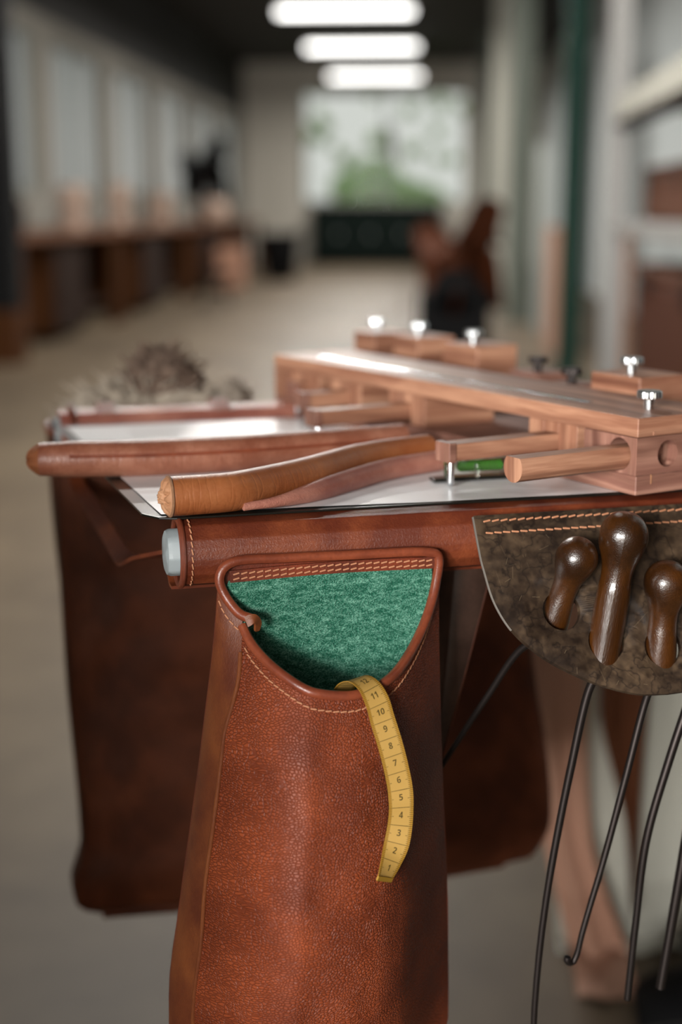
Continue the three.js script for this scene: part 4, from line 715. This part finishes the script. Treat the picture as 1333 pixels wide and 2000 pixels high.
// ------------------------------------------------------------------ wooden gauge
{
  const t = thing('wooden_gauge', 'long walnut gauge frame with sliding bars and steel thumbscrews', 'gauge', [0.2895, 0.8226, 0.0185], { turn: 16.3 * D2R });
  const LZ = -0.475, Wd = 0.080, HH = 0.0495, TP = 0.0370, BP = 0.0125;
  part(t, 'top_plank', box(0, Wd, TP, HH, LZ, 0, 0.0009, 'z'), M.walnut);
  part(t, 'bottom_plank', box(0, Wd, 0, BP, LZ, 0, 0.0009, 'z'), M.walnutDark);
  part(t, 'steel_rule', box(0.0225, 0.0290, HH - 0.0006, HH + 0.0003, -0.44, -0.075, 0.0002, 'z'), M.steel, 'thin steel rule let into the top plank');
  const endGeo = new THREE.BoxGeometry(Wd, TP - BP - 0.0004, 0.050).translate(Wd / 2, (TP + BP) / 2, -0.0253);
  const front = cut(endGeo, [new THREE.CylinderGeometry(0.0086, 0.0086, 0.03, 40).rotateX(Math.PI / 2).translate(0.0265, 0.0250, 0), new THREE.CylinderGeometry(0.0104, 0.0104, 0.044, 40).rotateZ(Math.PI / 2).translate(0.0, 0.0250, -0.0160)]);
  const eb = part(t, 'end_block', metric(toCreasedNormals(front, 0.5), 'x'), M.walnutDark);
  part(eb, 'joint_key', box(0.0125, 0.0133, 0.0065, BP, -0.0010, 0.0003, 0.0001), M.tanEnd);
  part(eb, 'joint_key', box(0.0130, Wd, TP + 0.0006, TP + 0.0030, -0.0010, 0.0004, 0.0002), M.walnut);
  part(t, 'end_block', box(0, Wd, BP + 0.0002, TP - 0.0002, LZ, LZ + 0.028, 0.0008, 'x'), M.walnut);
  // round rod with a planed flat on top
  const rod = new THREE.CylinderGeometry(0.0091, 0.0091, 0.104, 40, 1).rotateZ(Math.PI / 2), rp = rod.attributes.position;
  for (let i = 0; i < rp.count; i++) if (rp.getY(i) > 0.0066) rp.setY(i, 0.0066);
  rod.translate(-0.0340, 0.0237, -0.0160);
  part(t, 'round_rod', metric(toCreasedNormals(rod, 0.5), 'x'), M.walnut);
  const screw = (parent, x, y, z, mat = M.steel) => {
    const st = part(parent, 'thumbscrew', mergeGeometries([lathe([[0, -0.004], [0.0036, -0.004], [0.0036, 0.0075], [0, 0.0075]], 20), (() => { const n = 48, pr = lathe([[0, 0.0070], [0.0074, 0.0070], [0.0082, 0.0077], [0.0082, 0.0115], [0.0074, 0.0123], [0, 0.0123]], n), q = pr.attributes.position; for (let i = 0; i < q.count; i++) { const a = Math.round(Math.atan2(q.getX(i), q.getZ(i)) / (Math.PI * 2) * n); const r = Math.hypot(q.getX(i), q.getZ(i)); if (r > 0.0078 && a % 2) { q.setX(i, q.getX(i) * 0.955); q.setZ(i, q.getZ(i) * 0.955); } } return pr; })()]).translate(x, y, z), mat, 'bright steel thumbscrew');
    st.geometry = toCreasedNormals(st.geometry, 0.5);
    return st;
  };
  screw(t, 0.0360, HH, -0.0290);
  // sliding bars: [z, how far the bar sticks out]
  for (const [z, out] of [[-0.088, 0.086], [-0.266, 0.082], [-0.359, 0.038], [-0.425, 0.010]]) {
    const bar = part(t, 'slide_bar', box(-out, 0.072, 0.0175, 0.0290, z - 0.0075, z + 0.0075, 0.0008, 'x'), M.walnut);
    part(bar, 'guide_block', mergeGeometries([box(0.003, 0.070, BP + 0.0002, TP - 0.0002, z + 0.0078, z + 0.027, 0.0006, 'x'), box(0.003, 0.070, BP + 0.0002, TP - 0.0002, z - 0.024, z - 0.0078, 0.0006, 'x'), box(0.003, 0.070, 0.0292, TP - 0.0002, z - 0.0076, z + 0.0076, 0.0004, 'x')]), M.walnut);
    part(bar, 'end_plate', box(-out - 0.0016, -out + 0.004, 0.0168, 0.0298, z - 0.0082, z + 0.0082, 0.0006), M.walnutDark, 'plate on the end of the bar');
    part(bar, 'pin', lathe([[0, 0.0010], [0.0018, 0.0010], [0.0024, 0.003], [0.0024, 0.0175], [0, 0.0175]], 16).translate(-out + 0.004, 0, z + 0.002), M.steel);
  }
  // rear rail with its grip blocks: [z from, z to, x from, x to, top, bright screw]
  part(t, 'rear_rail', box(Wd + 0.0004, 0.172, 0, 0.0120, -0.530, -0.070, 0.0008, 'z'), M.walnutDark);
  for (const [s0, s1, x0, x1, top, bright] of [[0.087, 0.139, 0.0815, 0.128, 0.0615, true], [0.185, 0.215, 0.100, 0.135, 0.0445, false], [0.262, 0.300, 0.132, 0.168, 0.0445, false], [0.335, 0.388, 0.124, 0.168, 0.0615, true], [0.432, 0.474, 0.128, 0.170, 0.0615, true], [0.493, 0.530, 0.119, 0.160, 0.0615, true]]) {
    const bl = part(t, 'grip_block', box(x0, x1, 0.0122, top, -s1, -s0, 0.0012, 'z'), bright ? M.walnut : M.walnutDark);
    screw(bl, x0 + 0.012, top, -(s0 + s1) / 2 + 0.004, bright ? M.steel : M.iron);
  }
}

{ // spirit level on the sheet below the nearest bar
  const t = thing('spirit_level', 'small clear spirit level with green vial on a black base', 'spirit level', [0.2080, 0.8225, -0.0600]);
  part(t, 'base', box(0.1800, 0.2400, 0.8232, 0.8255, -0.0660, -0.0550, 0.0008), M.blackTray);
  part(t, 'clear_block', box(0.1900, 0.2380, 0.8257, 0.8385, -0.0655, -0.0565, 0.001), M.acrylic);
  part(t, 'vial', new THREE.CapsuleGeometry(0.0038, 0.026, 6, 16).rotateZ(Math.PI / 2).translate(0.214, 0.8325, -0.061), M.vial, 'green liquid vial');
  for (const x of [0.1885, 0.2095]) part(t, 'post', lathe([[0, 0], [0.0018, 0], [0.0018, 0.0100], [0, 0.0100]], 12).translate(x, 0.8245, -0.0535), M.acrylic);
}
// ------------------------------------------------------------------ wool in a pouch on the far side
{
  const t = thing('wool_pouch', 'small brown leather pouch hung behind the far rail', 'leather pocket', [0.05, 0.60, -0.48]);
  part(t, 'body', grid(60, 30, (u, v) => { const a = u * Math.PI * 2, e = (q) => Math.sign(q) * Math.pow(Math.abs(q), 0.5), k = 1 - 0.12 * v * v; return V(0.052 + e(Math.cos(a)) * 0.098 * k, lerp(0.806, 0.60, v), -0.485 + e(Math.sin(a)) * 0.045 * k); }, (u, v, p) => [u * 0.4, p.y]), M.sack);
  part(t, 'base', box(-0.03, 0.134, 0.598, 0.602, -0.52, -0.45, 0.001), M.sack);
  part(t, 'rim', sweep(Array.from({ length: 41 }, (_, i) => { const a = (i / 40) * Math.PI * 2, e = (q) => Math.sign(q) * Math.pow(Math.abs(q), 0.5); return V(0.052 + e(Math.cos(a)) * 0.098, 0.806, -0.485 + e(Math.sin(a)) * 0.045); }), 0.0028, { n: 120, radial: 8 }), M.piping);
  for (const x of [0.0, 0.1]) part(t, 'hanging_loop', ribbon([[x, 0.80, -0.442], [x, 0.815, -0.4375], [x, 0.833, -0.428], [x, 0.8355, -0.41], [x, 0.829, -0.393]], [[0, 0, 1], [0, 0.2, -1], [0, 0.7, -0.7], [0, 1, 0], [0, 0.8, 0.6]], 0.014, 0.0016, { n: 24 }), M.rosy);
  const tuft = (say, c, r, sx, sy, sz, mat, seed, wisps) => {
    const w = thing('wool_tuft', say, 'wool', [c[0], c[1] - r * sy * 0.6, c[2]], { group: 'wool in the pouch' });
    const g = new THREE.IcosahedronGeometry(1, 24), p = g.attributes.position;
    for (let i = 0; i < p.count; i++) { const n = V(p.getX(i), p.getY(i), p.getZ(i)), k = 0.55 + 0.75 * fbm3(n.x * 2.2 + 30, n.y * 2.2 + 30, n.z * 2.2 + 30, 4, seed) + 0.25 * (fbm3(n.x * 9 + 40, n.y * 9 + 40, n.z * 9 + 40, 2, seed + 3) - 0.5); p.setXYZ(i, c[0] + n.x * k * r * sx, c[1] + n.y * k * r * sy, c[2] + n.z * k * r * sz); }
    const m = mergeVertices(g); m.deleteAttribute('normal'); m.computeVertexNormals();
    const body = part(w, 'fleece', m, mat);
    const R = rng(seed), fs = [];
    for (let i = 0; i < wisps; i++) { const a = R() * 6.28, b = R() * 1.4, d = V(Math.cos(a) * Math.cos(b) * sx, Math.sin(b) * sy, Math.sin(a) * Math.cos(b) * sz).multiplyScalar(r), o = V(...c).addScaledVector(d, 0.75), q = V(...c).addScaledVector(d, 1.05 + R() * 0.25).add(V((R() - 0.5) * 0.02, R() * 0.01, (R() - 0.5) * 0.02)), mid = o.clone().lerp(q, 0.5).add(V((R() - 0.5) * 0.012, (R() - 0.5) * 0.012, 0)); fs.push(sweep([o, mid, q], (s) => 0.0016 * (1 - 0.8 * s), { n: 6, radial: 4, cap0: false, cap1: false })); }
    const f = part(body, 'wisps', mergeGeometries(fs), mat); f.userData.kind = 'stuff';
    return w;
  };
  const grey = std({ color: 0xa39788, roughness: 1 }), brown = std({ color: 0x655347, roughness: 1 }), pale = std({ color: 0x9d9184, roughness: 1 });
  tuft('low spread tuft of pale grey wool filling the pouch', [0.040, 0.812, -0.485], 0.040, 1.75, 0.9, 0.9, grey, 5, 160);
  tuft('dark brown wool tuft heaped on top of the grey wool', [0.060, 0.846, -0.490], 0.034, 1.05, 0.8, 0.8, brown, 9, 140);
  tuft('small pale wool tuft at the edge of the pouch', [0.128, 0.818, -0.490], 0.022, 0.9, 1.0, 0.9, pale, 14, 80);
}
renderer.render(scene, camera);
